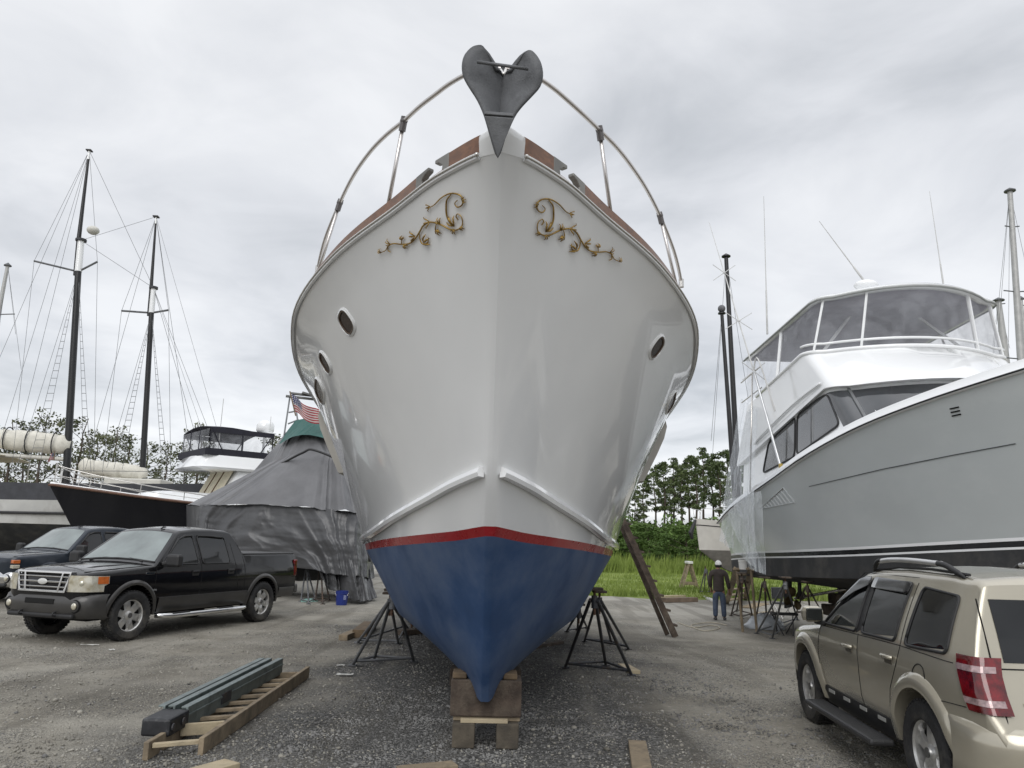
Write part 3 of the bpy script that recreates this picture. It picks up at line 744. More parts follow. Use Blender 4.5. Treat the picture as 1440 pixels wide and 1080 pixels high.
            MB().tube([r[0] for r in [[Vector((.955, s*.545, .82))],[Vector((.955, s*.545, 1.08))]]], .006, 5).build('lamp_edge', CHROME, h)
            MB().ball((.868, s*.72, .95), .075, 14, 8, (.6,1,1)).build('lamp_bowl', M('lamp_chrome', (.62,.60,.50), .12, .6), h, smooth=180)
        else:
            for z, mt, nm in ((1.0, AMBER, 'turn_signal'), (.885, HEADLENS, 'headlight')):
                mb = MB().box((.80, s*.72, z), (.16, .34, .085), Matrix.Rotation(s*-.22, 3, 'Z')); mb.build(nm, mt, root, bevel=.015)
    ws = top_patch(zt, crown, lambda x: W_(x, zt(x))-.085, -.50, -1.12, .006).build('windscreen', GLASS_FRONT, root, smooth=60)
    fr = [Vector((x, y, zt(x)+crown(x)*(1-(y/(W_(x,zt(x))-.06))**2)+.006)) for x, y in [(-.50, (W_(-.5, 1.26)-.07)*j) for j in (-1,-.5,0,.5,1)]]
    MB().tube(fr, .018, 6).build('windscreen_seal', TRIMBLACK, ws, smooth=180)
    for y0, y1 in ((.05, .60), (-.62, -.06)):
        MB().tube([Vector((-.47, y1 if y0 > 0 else y0, 1.275)), Vector((-.52, (y0+y1)/2, 1.315)), Vector((-.55, y0 if y0 > 0 else y1, 1.34))], .012, 6).build('wiper', TRIMBLACK, ws, smooth=180)
    # bonnet lines
    for s in (1, -1):
        P = [Vector((x, s*y, zt(x)+crown(x)*(1-(y/.9)**2)+.002)) for x, y in ((-.40,.86),(-.1,.86),(.3,.83),(.6,.78),(.80,.68))]
        MB().tube(P, .005, 5).build('bonnet_seam', VOID, root)
        P = [Vector((x, s*y, zt(x)+crown(x)*(1-(y/.9)**2)-.004)) for x, y in ((-.38,.58),(0,.52),(.4,.45),(.75,.40))]
        MB().tube(P, [.004,.016,.018,.006], 8).build('bonnet_crease', PAINT, root, smooth=180)
    # front end
    BUMP = TRIM if style == 'new' else CHROME
    prof = [(.40,.0),(.44,.05),(.52,.09),(.66,.10),(.74,.075),(.78,.02)]
    rows = []
    for z, o in prof:
        rows.append([Vector((x+o, y*(1+o*.25), z)) for x, y in ((.46,.945),(.62,.93),(.74,.87),(.82,.74),(.86,.45),(.87,0),(.86,-.45),(.82,-.74),(.74,-.87),(.62,-.93),(.46,-.945))])
    rows.append([Vector((p.x-.16, p.y*.95, .785)) for p in rows[-1]]); rows.insert(0, [Vector((p.x-.25, p.y*.9, .42)) for p in rows[0]])
    bp = MB().grid(rows).build('front_bumper', BUMP, root, smooth=40)
    MB().box((.963, 0, .66), (.02, .62, .085)).build('bumper_slot', VOID, bp, bevel=.02)
    MB().box((.90, 0, .44), (.10, 1.40, .075)).build('air_dam', TRIMBLACK, bp, bevel=.03)
    for s in (1, -1):
        MB().lathe([(.001,.0),(.07,.002),(.095,.02),(.11,.0)], (.905, s*.70, .60), 'x', 18).build('fog_lamp_bezel', VOID, bp, smooth=40)
        MB().ball((.93, s*.70, .60), .055, 12, 8, (.4,1,1)).build('fog_lamp', HEADLENS, bp, smooth=180)
        MB().tube(cr([(.93, s*.36, .50), (.99, s*.36, .49), (1.0, s*.36, .45), (.93, s*.36, .44)], 5), .014, 6).build('tow_hook', TRIMBLACK, bp, smooth=180)
    if style == 'new':
        def loopbox(w0, w1, z0, z1, x, t, tilt=.05):
            # trapezoid chrome frame
            out = [(-w0, z0), (w0, z0), (w1, z1), (-w1, z1)]; inn = [(-w0+t*1.1, z0+t), (w0-t*1.1, z0+t), (w1-t*1.1, z1-t), (-w1+t*1.1, z1-t)]
            P = lambda q, d: [Vector((x+d-tilt*(zz-z0), y, zz)) for y, zz in q]
            return MB().grid([P(out, -.08), P(out, .0), P(out, .02), P(inn, .02), P(inn, -.03)], True)
        g = loopbox(.50, .585, .80, 1.13, .945, .034).build('grille', CHROME, root, bevel=.006)
        MB().box((.905, 0, .965), (.03, 1.02, .30)).build('grille_mesh', VOID, g)
        for z in (.885, .965, 1.045):
            MB().beam((.955-.05*(z-.8), -.49-.08*(z-.8)/.33, z), (.955-.05*(z-.8), .49+.08*(z-.8)/.33, z), .02, .022 if z != .965 else .03).build('grille_bar', CHROME, g, bevel=.006)
        for s in (1, -1): MB().beam((.958, s*.35, .82), (.945, s*.41, 1.11), .022, .035, (0,1,0)).build('grille_bar', CHROME, g, bevel=.006)
        MB().ball((.958, 0, .965), .105, 20, 8, (.16,1,.46)).build('grille_emblem', M('pale_emblem', (.62,.62,.60), .4, .2), g, smooth=180)
        # fender badge plates
        for sx, z, w_ in ((-.30, 1.085, .20), (-.44, .80, .10)):
            MB().box((sx, W_(sx, z)+.004, z), (w_, .006, .028)).build('fender_badge', CHROME, root, bevel=.002)
    else:
        g = MB().box((.855, 0, .945), (.06, 1.10, .235)).build('grille', VOID, root, bevel=.02)
        for z in (1.055, .945, .835): MB().box((.895, 0, z), (.02, 1.12, .024)).build('grille_bar', CHROME, g, bevel=.006)
        MB().box((.905, 0, .945), (.014, .16, .05)).build('grille_emblem', M('yellow_emblem', (.42,.34,.10), .4), g, bevel=.01)
    # tailgate bumper and bed cover
    MB().box((-4.76, 0, .62), (.16, 1.86, .20)).build('rear_bumper', TRIM if style == 'new' else CHROME, root, bevel=.04)
    MB().box((-3.78, 0, 1.392), (1.76, 1.74, .035)).build('bed_cover', M('bed_cover_vinyl', (.05,.05,.052), .5, var=.2), root, bevel=.012)
    MB().tube([(-1.20,.25,1.855),(-1.25,.25,1.885),(-1.32,.25,1.885)], [.015,.016,.008], 8).build('roof_antenna', TRIMBLACK, root, smooth=180)
    for x in (0, -3.52):
        for s in (1, -1): wheel(root, x, s, .985, .405, .262, .265, 6, steer=(R(-4) if x == 0 else 0))
BLACKP = carpaint('black_car_paint', (.0075,.0075,.0085), .0, .12)
GREYTRIM = M('dark_grey_trim', (.060,.058,.056), .42, .3, var=.12, scale=3, coat=.3)
t1 = thing('pickup_truck', (-7.22, 13.57, 0), 'black four-door pickup truck with chrome grille and side steps on the gravel', 'pickup truck', R(-108.9), 'pickup trucks')
pickup(t1, BLACKP, GREYTRIM, 'new')
t2 = thing('pickup_truck', (-12.3, 19.8, 0), 'older dark blue pickup truck with chrome bumper, half hidden behind the black one', 'pickup truck', R(-112), 'pickup trucks')
pickup(t2, carpaint('navy_car_paint', (.020,.027,.038), .2, .25), carpaint('navy_car_paint', (.020,.027,.038), .2, .25), 'old')

def suv(root):
    PAINT = M('champagne_paint', (.46,.425,.34), .24, .45, var=.03, scale=2, coat=.9, second=(.41,.38,.30), thresh=.6, soft=.2, dscale=1.2, rvar=.06)
    BELT = 1.08
    wx = lin([(.80,.66),(.70,.74),(.5,.82),(.2,.865),(-.3,.875),(-2.6,.880),(-3.0,.872),(-3.25,.84),(-3.40,.80),(-3.47,.74)])
    vert = lin([(.25,-.09),(.4,-.04),(.55,.0),(.75,.012),(.92,.012),(1.02,-.005),(1.08,-.018)])
    tumble = lambda z: 0 if z < BELT else (z-BELT)*.30+(z-BELT)**2*.22
    W_ = lambda x, z: wx(x)+vert(z)-tumble(z)
    zt = lin([(.80,.72),(.77,.82),(.66,.90),(.3,.965),(-.2,1.02),(-.46,1.05),(-.52,1.075),(-1.12,1.545),(-1.22,1.60),(-1.5,1.645),(-2.0,1.668),(-2.8,1.655),(-3.10,1.625),(-3.16,1.59),(-3.26,1.28),(-3.33,1.02),(-3.36,.95),(-3.42,.78),(-3.47,.66)])
    zb = lin([(.80,.42),(.6,.34),(.2,.30),(-2.6,.30),(-3.2,.36),(-3.47,.42)])
    crown = lin([(.80,.02),(.4,.05),(-.45,.04),(-1.2,.035),(-3.1,.03),(-3.2,.01),(-3.47,.0)])
    rad = lin([(.80,.05),(.5,.08),(-.46,.05),(-.7,.03),(-1.3,.07),(-3.0,.08),(-3.2,.05),(-3.47,.05)])
    xs = sorted(set([round(v, 4) for v in list(np.arange(-3.4, .8, .1))+[.80,.78,.75,.7,.66,-.46,-.49,-.52,-1.12,-1.17,-1.22,-1.28,-3.10,-3.13,-3.16,-3.18,-3.21,-3.26,-3.29,-3.33,-3.36,-3.39,-3.42,-3.45,-3.47]]))
    b = body(W_, zb, zt, crown, rad, xs).build('body', PAINT, root, smooth=30)
    cut_arches(b, (0, -2.62), .43, .375, .58)
    MB().box((-1.4, 0, .5), (3.6, 1.15, .36)).build('underbody', VOID, root)
    for s in (1, -1):
        wins = [('side_window', [(-.60,1.075),(-1.42,1.085),(-1.40,1.545),(-1.20,1.52)], GLASS_DARK), ('side_window', [(-1.54,1.088),(-2.22,1.098),(-2.22,1.555),(-1.52,1.552)], GLASS_DARK), ('side_window', [(-2.40,1.09),(-3.02,1.11),(-2.98,1.50),(-2.42,1.535)], GLASS_DARK)]
        for nm, pl, mt in wins:
            d = side_patch(W_, rpoly(pl, .055), .004, s).build(nm, mt, root, smooth=60)
            rp = rpoly(pl, .055); side_line(W_, rp+[rp[0]], .004, s, .013).build('window_seal', TRIMBLACK, d, smooth=180)
        for pl in ([(-.80,1.26),(-1.20,1.555),(-1.30,1.575),(-1.45,1.575),(-1.45,1.47),(-1.26,1.455)], [(-1.50,1.575),(-2.24,1.572),(-2.24,1.47),(-1.50,1.475)]):
            mb = side_patch(W_, rpoly(pl, .03), .028, s, 8); mb.build('rain_visor', M('smoked_visor', (.015,.015,.016), .12, coat=.6), root, smooth=60, solid=.006)
        mb = side_patch(W_, [(-1.42,1.075),(-1.54,1.08),(-1.52,1.56),(-1.41,1.56)], .003, s); mb.build('pillar_trim', TRIMBLACK, root)
        for pts in ([(-.50,1.05),(-.44,.8),(-.48,.40)], [(-1.47,1.07),(-1.50,.8),(-1.50,.40)], [(-2.30,1.56),(-2.32,1.06),(-2.28,.92),(-2.14,.72),(-2.04,.42)], [(-.55,1.045),(-1.4,1.06),(-2.3,1.075),(-3.1,1.06)], [(-.48,1.0),(-1.16,1.60),(-1.3,1.60),(-2.28,1.60)], [(-3.24,.80),(-3.0,.79),(-2.85,.77)]):
            side_line(W_, pts, .0, s, .0034).build('door_seam', VOID, root)
        for x, z in ((-1.30, .93), (-2.14, .955)):
            h = MB().box((x, s*(W_(x, z)+.002), z-.008), (.14, .016, .075)).build('door_handle', M('handle_recess', (.09,.08,.06), .4), root, bevel=.02)
            MB().tube(cr([(x-.085, s*(W_(x, z)+.008), z+.01), (x-.06, s*(W_(x, z)+.035), z+.014), (x+.05, s*(W_(x, z)+.035), z+.014), (x+.09, s*(W_(x, z)+.008), z+.01)], 5), .016, 8).build('grip', PAINT, h, smooth=180)
        if s > 0:
            MB().tube([Vector((-2.66+.095*math.cos(a), W_(-2.66+.095*math.cos(a), .90+.085*math.sin(a))+.001, .90+.085*math.sin(a))) for a in np.linspace(0, 2*math.pi, 25)], .0045, 5).build('fuel_flap', VOID, root)
        m = MB().box((-.66, s*1.0, 1.165), (.13, .21, .155), Matrix.Rotation(s*.15, 3, 'Z')).build('door_mirror', PAINT, root, bevel=.05)
        MB().beam((-.60, s*.85, 1.07), (-.63, s*.96, 1.09), .07, .05).build('mirror_arm', TRIMBLACK, m, bevel=.015)
        MB().box((-.725, s*1.0, 1.165), (.02, .17, .12), Matrix.Rotation(s*.15, 3, 'Z')).build('mirror_glass', M('mirror_glass_dark', (.08,.085,.08), .04, .8, rvar=0), m, bevel=.01)
        # wide arches in body colour
        for x in (0, -2.62): arch_lip(W_, x, .375, .43, .535, R(-4), R(184), s, .030).build('wheel_arch_lip', PAINT, root, smooth=60)
        # rocker and running board
        rows = []
        for z, o in ((.28,-.02),(.30,.012),(.43,.02),(.47,.010),(.475,-.01)): rows.append([Vector((-.46-1.70*k/10, s*(W_(-.46-1.70*k/10, z)+o), z)) for k in range(11)])
        MB().grid(rows).build('rocker_cladding', TRIMBLACK, root, smooth=40)
        rb = MB().box((-1.31, s*.97, .30), (1.62, .20, .055)).build('running_board', M('step_black', (.03,.03,.031), .5, var=.3, bump=.3, bscale=90), root, bevel=.02)
        for x in (-.72,-1.11,-1.50,-1.89): MB().box((x, s*(W_(x,.44)+.022), .44), (.15, .008, .03)).build('step_mark', M('pale_strip', (.35,.35,.33), .4), rb, bevel=.002)
        # tail lamp wrapped round the corner
        def lamp(z0, z1, y0, y1, off, nm, mt, par):
            rows = []
            for k in range(7):
                z = z0+(z1-z0)*k/6; row = []
                xc = {0: 0}; xr = np.interp(z, [.66,.78,.95,1.02,1.28], [-3.47,-3.42,-3.36,-3.33,-3.26])
                lean = (z-.97)*.10
                for q in (0,.2,.4,.6,.8,1):
                    x = (xr+.16+lean)*(1-q)+(xr+.03)*q; row.append(Vector((x-off*.3, s*(W_(x, z)+off), z)))
                for q in (.15,.4,.7,1): row.append(Vector((xr-off-.012, s*((W_(xr+.03, z))*(1-q)+(W_(xr+.03,z)-y1)*q), z)))
                rows.append(row)
            return MB().grid(rows).build(nm, mt, par, smooth=60)
        tl = lamp(.79, 1.13, 0, .16, .012, 'tail_light', REDLENS, root)
        lamp(1.035, 1.075, 0, .12, .017, 'clear_band', M('clear_lens', (.42,.30,.30), .12, .3, var=.4, scale=30, coat=.8), tl)
        lamp(.835, .875, 0, .13, .017, 'clear_band', M('clear_lens', (.42,.30,.30), .12, .3), tl)
        # roof rail
        rr_ = MB().tube(cr([(-1.22, s*.60, 1.63), (-1.45, s*.605, 1.715), (-1.7, s*.605, 1.735), (-2.55, s*.605, 1.735), (-2.78, s*.60, 1.70)], 5), [.012]*1+[.020]*19+[.02], 8) if False else MB().tube(cr([(-1.46, s*.627, 1.712), (-1.7, s*.63, 1.73), (-2.1, s*.63, 1.735), (-2.62, s*.625, 1.72)], 5), .021, 8)
        rl = rr_.build('roof_rail', M('satin_rail', (.72,.72,.72), .32, .6), root, smooth=180)
        for x0, x1 in ((-1.30, -1.52), (-2.92, -2.56)):
            MB().tube(cr([(x0, s*.61, 1.625), ((x0*2+x1)/3, s*.625, 1.672), ((x0+2*x1)/3, s*.63, 1.71), (x1, s*.63, 1.722)], 5), [.014]*4+[.023]*8+[.022]*4, 8).build('rail_foot', TRIMBLACK, rl, smooth=180)
        MB().tube([Vector((x, s*.60, zt(x)+.012)) for x in (-1.3,-1.8,-2.4,-2.95)], .012, 6).build('roof_channel', TRIMBLACK, root)
        # headlight
        MB().ball((.60, s*.66, .78), .15, 14, 8, (1.1,.8,.8)).build('headlight', HEADLENS, root, smooth=180)
    # rear glass, tailgate shut-lines, bumper, wiper
    def rear(z): return float(np.interp(z, [.66,.78,.95,1.02,1.28,1.59], [-3.47,-3.42,-3.36,-3.33,-3.26,-3.16]))
    def back(y0, y1, z0, z1, off, n=8, curve=.0):
        rows = []
        for k in range(n+1):
            z = z0+(z1-z0)*k/n; rows.append([Vector((rear(z)-off, y0+(y1-y0)*j/8, z)) for j in range(9)])
        return MB().grid(rows)
    back(-.62, .62, 1.10, 1.50, .006).build('rear_window', GLASS_DARK, root)
    for y in (.70, -.70): MB().tube([Vector((rear(z)-.002, y, z)) for z in (.60,.8,1.0,1.2,1.5)], .005, 5).build('tailgate_seam', VOID, root)
    MB().tube([Vector((rear(1.06)-.002, y, 1.06)) for y in (-.7,-.3,0,.3,.7)], .005, 5).build('tailgate_seam', VOID, root)
    MB().beam((rear(1.5)-.03, 0, 1.50), (rear(1.25)-.03, .32, 1.22), .03, .02).build('rear_wiper', TRIMBLACK, root)
    rows = []
    for z, o in ((.34,-.02),(.36,.05),(.46,.085),(.60,.09),(.68,.075),(.72,.02)):
        rows.append([Vector((x-o, y*(1+o*.25), z)) for x, y in ((-3.0,.875),(-3.2,.865),(-3.34,.80),(-3.42,.66),(-3.45,.3),(-3.45,0),(-3.45,-.3),(-3.42,-.66),(-3.34,-.80),(-3.2,-.865),(-3.0,-.875))])
    rows.append([Vector((p.x+.14, p.y*.92, .74)) for p in rows[-1]])
    rb = MB().grid(rows).build('rear_bumper', PAINT, root, smooth=50)
    rows = []
    for z, o in ((.50,.2),(.55,.094),(.58,.098),(.585,.08)): pass
    MB().box((-3.405, .50, .845), (.012, .14, .045)).build('tailgate_badge', CHROME, root, bevel=.004)
    ws = top_patch(zt, crown, lambda x: W_(x, zt(x))-.08, -.53, -1.10, .006).build('windscreen', GLASS_FRONT, root, smooth=60)
    fb = []
    for z, o in ((.30,.0),(.36,.07),(.5,.10),(.64,.09),(.72,.02)): fb.append([Vector((x+o, y, z)) for x, y in ((.42,.84),(.62,.78),(.74,.62),(.79,.3),(.79,0),(.79,-.3),(.74,-.62),(.62,-.78),(.42,-.84))])
    MB().grid(fb).build('front_bumper', PAINT, root, smooth=50)
    for x in (0, -2.62):
        for s in (1, -1): wheel(root, x, s, .885, .362, .225, .225, 5, style='five')
sv = thing('suv', (4.14, 8.535, -.01), 'champagne gold four-door car with roof rails and red tail light, parked at the right', 'car', R(86.5))
suv(sv)
# ---------------------------------------------------------------- other boats (local frame: x across, y aft, z up)
def lattice(ctrls, n=40):
    """smooth rows through control curves given as lists of (y aft, half-beam, z)"""
    rows = []
    for c in ctrls:
        m = len(c); cs = list(range(m)); rows.append([Vector((pchip(cs, [q[1] for q in c], a), pchip(cs, [q[0] for q in c], a), pchip(cs, [q[2] for q in c], a))) for a in [(m-1)*k/n for k in range(n+1)]])
    return rows
def curve(ys, b, z): return [(y, bb, zz) for y, bb, zz in zip(ys, b, z)]
def hullpart(rows, name, mat, root, smooth=50, cap=False):
    mb = MB(); mb.grid(rows); mb.grid(mirror(rows))
    return mb.build(name, mat, root, smooth=smooth)
def endcap(allrows, name, mat, root):
    e = [r[-1] for r in allrows]; mb = MB(); mb.add(e+[Vector((-p.x, p.y, p.z)) for p in e], [tuple(range(len(e)))+tuple(range(2*len(e)-1, len(e)-1, -1))])
    return mb.build(name, mat, root)
def sub(A, B, n): return between(A, B, n)
def jack_stand(top, feet, label, r=.023, pad=True, mat=None, group='boat stands'):
    """pipe tripod: legs to the given feet, base bars, screw and pad under the hull; world coordinates"""
    mat = mat or DARKPIPE; top = Vector(top); feet = [Vector(f) for f in feet]
    c = sum(feet, Vector())/len(feet); root = thing('jack_stand', c, label, 'boat stand', group=group)
    hub = top-Vector((0, 0, min(.13, top.z*.16)))
    for f in feet:
        ax = Vector((c.x-f.x, c.y-f.y, 0)); j = hub-Vector((ax.x, ax.y, 0)).normalized()*.05
        MB().tube([f+Vector((0,0,.01)), j], r, 8).build('leg', mat, root, smooth=60, world=True)
        MB().box(f+Vector((0, 0, .008)), (.11, .11, .016)).build('foot_plate', mat, root, world=True)
    mb = MB()
    for i in range(len(feet)):
        a, b = feet[i], feet[(i+1) % len(feet)]; k = .06; up = Vector((0, 0, .06))
        mb.tube([a.lerp(hub, k)+up*.2, b.lerp(hub, k)+up*.2], r*.8, 6)
    mb.build('base_bar', mat, root, smooth=60, world=True)
    MB().tube([hub-Vector((0,0,.18)), top], r*.75, 8).build('screw', M('rusty_screw', (.10,.055,.035), .8, .3, var=.4, scale=30), root, smooth=60, world=True)
    MB().tube([hub-Vector((0,0,.10)), hub+Vector((0,0,.05))], r*1.7, 10).build('collar', mat, root, smooth=40, world=True)
    if pad: MB().box(top, (.20, .20, .03)).build('pad', WOODDARK, root, world=True, bevel=.005)
    return root

# ---- sport fishing boat on the right
SX, SY0 = 8.4, 0.0
sport = thing('sport_fishing_boat', (SX, 16, 0), 'grey-hulled sport fishing boat with white flybridge, on stands behind the gold car', 'boat')
def sb(mb, name, mat, parent=None, **k):
    mb.v = [v-Vector((0, 16, 0)) for v in mb.v]; return mb.build(name, mat, parent or sport, **k)
ys_s = [9.0, 9.06, 9.6, 10.5, 12, 13.5, 16, 19.6, 22.2]
sS = curve(ys_s, [0,.12,.58,1.14,1.76,2.18,2.50,2.50,2.30], [4.60,4.60,4.52,4.36,4.15,3.92,3.44,2.88,2.45])
ys_b = [10.2,10.22,10.8,11.5,13,15,17.5,20,22.1]
sB3 = curve(ys_b, [0,.04,.30,.66,1.20,1.70,1.98,2.06,2.0], [2.12,2.12,2.09,2.05,1.96,1.85,1.76,1.69,1.60])
dz = lambda c, d, k=1.0: [(y, b*k, z+d) for y, b, z in c]
sB2 = dz(sB3, -.05); sB1 = dz(sB2, -.09); sB0 = dz(sB1, -.035)
sC = [(y+.12*(i < 3), b*.99, z-.42) for i, (y, b, z) in enumerate(sB0)]
sK = curve([10.9,10.92,11.4,12,13.5,15.5,17.5,20,22.1], [0,.02,.03,.04,.04,.04,.04,.04,.04], [1.45,1.43,1.25,1.08,.92,.86,.84,.84,.86])
def sflare(t):
    return [(a[0]*(1-t)+b[0]*t, a[1]*(1-t)+b[1]*(t)+(b[1]-a[1])*(t**1.5-t)*.6*(i > 1), a[2]*(1-t)+b[2]*t) for i, (a, b) in enumerate(zip(sB3, sS))]
GREYHULL = M('grey_hull_paint', (.60,.635,.64), .16, var=.035, scale=1.2, coat=.5, second=(.66,.69,.69), thresh=.66, soft=.12, dscale=.9, stretch=(1,.5,1), bump=.01, bscale=1.5, rvar=.05)
rows_top = lattice([sflare(t) for t in (0,.08,.16,.25,.34,.43,.52,.61,.7,.78,.86,.93,1.0)])
def sbh(rows, name, mat):
    mb = MB(); mb.grid(rows); mb.grid(mirror(rows)); return sb(mb, name, mat, smooth=50)
sbh(rows_top, 'topsides', GREYHULL)
sbh(lattice([sB2, sB3]), 'white_line', WHITE)
sbh(lattice([sB1, sB2]), 'black_stripe', M('gloss_black_stripe', (.012,.013,.014), .2, coat=.4))
sbh(lattice([sB0, sB1]), 'white_line', WHITE)
BOTTOMDK = M('dark_bottom_paint', (.035,.036,.038), .8, var=.25, scale=3, second=(.075,.072,.066), thresh=.6, dscale=2)
sbh(lattice([sK]+between(sK, sC, 5, .06)[1:-1]+[sC, sB0]), 'hull_bottom', BOTTOMDK)
allr = lattice([sK, sC, sB0, sB1, sB2])+rows_top
e = [r[-1] for r in allr]; mb = MB(); mb.add(e+[Vector((-p.x, p.y, p.z)) for p in e], [tuple(range(len(e)))+tuple(range(2*len(e)-1, len(e)-1, -1))]); sb(mb, 'transom', WHITE)
for sx_ in (-.75, .75):
    sb(MB().prism([(sx_-.03,20.9,1.0),(sx_-.03,21.5,1.0),(sx_-.03,21.45,.18),(sx_-.03,21.0,.25)], (.06,0,0)), 'rudder', BOTTOMDK, bevel=.015)
    sb(MB().tube([(sx_,17.6,.92),(sx_,20.7,.50)], .035, 8), 'propeller_shaft', STEEL, smooth=180)
    sb(MB().beam((sx_,20.3,1.05),(sx_,20.35,.56), .05, .14, (0,1,0)), 'shaft_strut', BOTTOMDK)
    pm = MB()
    for k in range(4):
        a = math.pi/2*k+.4; c, s_ = math.cos(a), math.sin(a)
        pm.grid([[Vector((sx_+c*r_-s_*w_, 20.72+w_*.5, .50+s_*r_+c*w_)) for w_ in (-wd, 0, wd)] for r_, wd in ((.05,.04),(.16,.11),(.26,.10),(.31,.02))])
    sb(pm, 'propeller', M('dull_bronze', (.16,.12,.06), .5, .6), smooth=180, solid=.015)
# white cap along the sheer with black rub strake under it
cap = lattice([sS])[0]
def capoff(o, d): return [p+Vector((o*min(1, p.x*2), -o*.3*(p.x < .6), d)) for p in cap]
for sgn in (1, -1):
    rr_ = [capoff(0, -.03), capoff(.05, -.02), capoff(.05, .02), capoff(.02, .045), capoff(-.02, .17), capoff(-.12, .20), capoff(-.34, .18)]
    rr_ = [[Vector((sgn*max(p.x, 0), p.y, p.z)) for p in r] for r in rr_]
    c_ = sb(MB().grid(rr_), 'sheer_cap', WHITE, smooth=40)
    sb(MB().tube([Vector((sgn*max(p.x, 0), p.y, p.z)) for p in capoff(.052, .0)], .016, 6), 'rub_strake', TRIMBLACK, smooth=180)
mb = MB(); mb.grid([[Vector((p.x*k, p.y+.15, p.z+.06)) for k in (-.9,-.5,0,.5,.9)] for p in cap[2:]]); sb(mb, 'deck', WHITE)
_m = MB(); _m.grid(rows_top); _m.grid(mirror(rows_top)); SBVH = BVHTree.FromPolygons([tuple(v+Vector((SX,0,0))) for v in _m.v], _m.f)
def onsport(x, y, lift=.004):
    d = ray(x, y).normalized(); p, n, i, t = SBVH.ray_cast(Vector((0, 0, HCAM)), d)
    if p is None: return None
    if n.dot(d) > 0: n = -n
    return p+n*lift-Vector((SX, 0, 0))
def hullline(pts, r, name, mat):
    P = []
    for (x0, y0), (x1, y1) in zip(pts, pts[1:]):
        for k in range(10):
            q = onsport(x0+(x1-x0)*k/10, y0+(y1-y0)*k/10)
            if q is not None: P.append(q)
    if len(P) > 2: sb(MB().tube(P, r, 5), name, mat)
hullline([(1138,684),(1240,660),(1340,640),(1438,622)], .008, 'spray_knuckle', M('dark_grey_seam', (.07,.08,.085), .4))
v4 = [onsport(*q, lift=.006) for q in ((1069,716),(1102,686),(1118,706),(1071,718))]
if all(v4):
    a, b, c, d = v4
    fr = sb(MB().tube([a, b, c], .016, 6, closed=True), 'louvre_vent', M('pale_vent', (.60,.62,.62), .35), smooth=60)
    for k in range(1, 10):
        t = k/10; p = a.lerp(b, t); q = a.lerp(c, t); mb = MB().beam(p, p.lerp(q, .96), .012, .035); mb.v = [v-Vector((0,16,0)) for v in mb.v]; mb.build('slat', M('pale_vent', (.6,.62,.62), .35), fr)
for k in range(3): hullline([(1336+k*1.5,575+k*5),(1350+k*1.5,572+k*5)], .012, 'drain_slot', VOID)
# house, flybridge and hardtop: half outlines from the aft end round to the centre of the front
def outl(b, ya, yc, y0, z0, z1, n=16, r=.35):
    """list of points: side from aft (ya) to corner (yc), then round to the front centre (y0)"""
    P = [Vector((b, ya, z1))]
    for k in range(1, 6): P.append(Vector((b, ya+(yc+r-ya)*k/5, z1+(z0-z1)*k/5)))
    for k in range(1, 6):
        a = math.pi/2*k/5; P.append(Vector((b-r+r*math.cos(a), yc+r-r*math.sin(a), z0)))
    for k in range(1, 7):
        t = k/6; P.append(Vector(((b-r)*(1-t), yc+(y0-yc)*(1-(1-t)**2), z0)))
    return P
def full(h): return h+[Vector((-p.x, p.y, p.z)) for p in h[-2::-1]]
L0 = outl(2.08, 20.6, 13.5, 12.3, 3.75, 2.85)
L1 = outl(2.00, 20.6, 14.75, 13.9, 4.98, 4.0)
LB0 = outl(2.10, 20.9, 14.55, 13.6, 4.97, 3.98); LB1 = outl(2.10, 20.9, 14.60, 13.65, 5.08, 4.08)
L2 = outl(2.16, 19.6, 15.45, 14.75, 5.86, 5.45)
house = sb(MB().grid([full(L0), full(L1)]), 'deckhouse', WHITE, smooth=40)
sb(MB().grid([full(L1), full(LB0), full(LB1), full([Vector((p.x*.99, p.y+.03, p.z+.03)) for p in LB1])]), 'brow', WHITE, smooth=40)
mb = MB().grid([full(LB1), full([a.lerp(b, .5)+Vector((.0,0,.02)) for a, b in zip(LB1, L2)]), full(L2), full([Vector((p.x*.96, p.y+.06, p.z)) for p in L2]), full([Vector((p.x*.9, p.y+.2, p.z-.5)) for p in L2])])
sb(mb, 'flybridge_coaming', WHITE, smooth=35)
mb = MB(); f2 = full([Vector((p.x*.95, p.y+.1, 5.2)) for p in L2]); mb.add(f2, [tuple(range(len(f2)))]); sb(mb, 'bridge_deck', WHITE)
SHADEGLASS = M('smoked_boat_glass', (.045,.048,.052), .06, var=.3, scale=1.5, spec=.8, coat=.3, rvar=0)
# windscreen: dark wrap-around glass across the front of the house
def houseface(i, t, off):
    H0, H1 = full(L0), full(L1); j = int(min(i, len(H0)-2)); f = i-j
    p = H0[j].lerp(H0[j+1], f); q = H1[j].lerp(H1[j+1], f); r = p.lerp(q, t)
    tn = (H0[j+1]-H0[j]).normalized(); up = (q-p).normalized(); n = tn.cross(up).normalized()
    if n.dot(r-Vector((0, 18, 4))) < 0: n = -n
    return r+n*off
nH = len(full(L0))
rows = [[houseface(i, t, .012) for i in np.linspace(5.05, nH-1-5.05, 44)] for t in (.12,.3,.5,.7,.93)]
ws_ = sb(MB().grid(rows), 'windscreen', SHADEGLASS, smooth=60)
for i in (9.6, nH-1-9.6, (nH-1)/2):
    mb = MB().beam(houseface(i, .1, .03), houseface(i, .95, .03), .055, .03); mb.v = [v-Vector((0,16,0)) for v in mb.v]; mb.build('mullion', M('grey_mullion', (.16,.165,.17), .3), ws_)
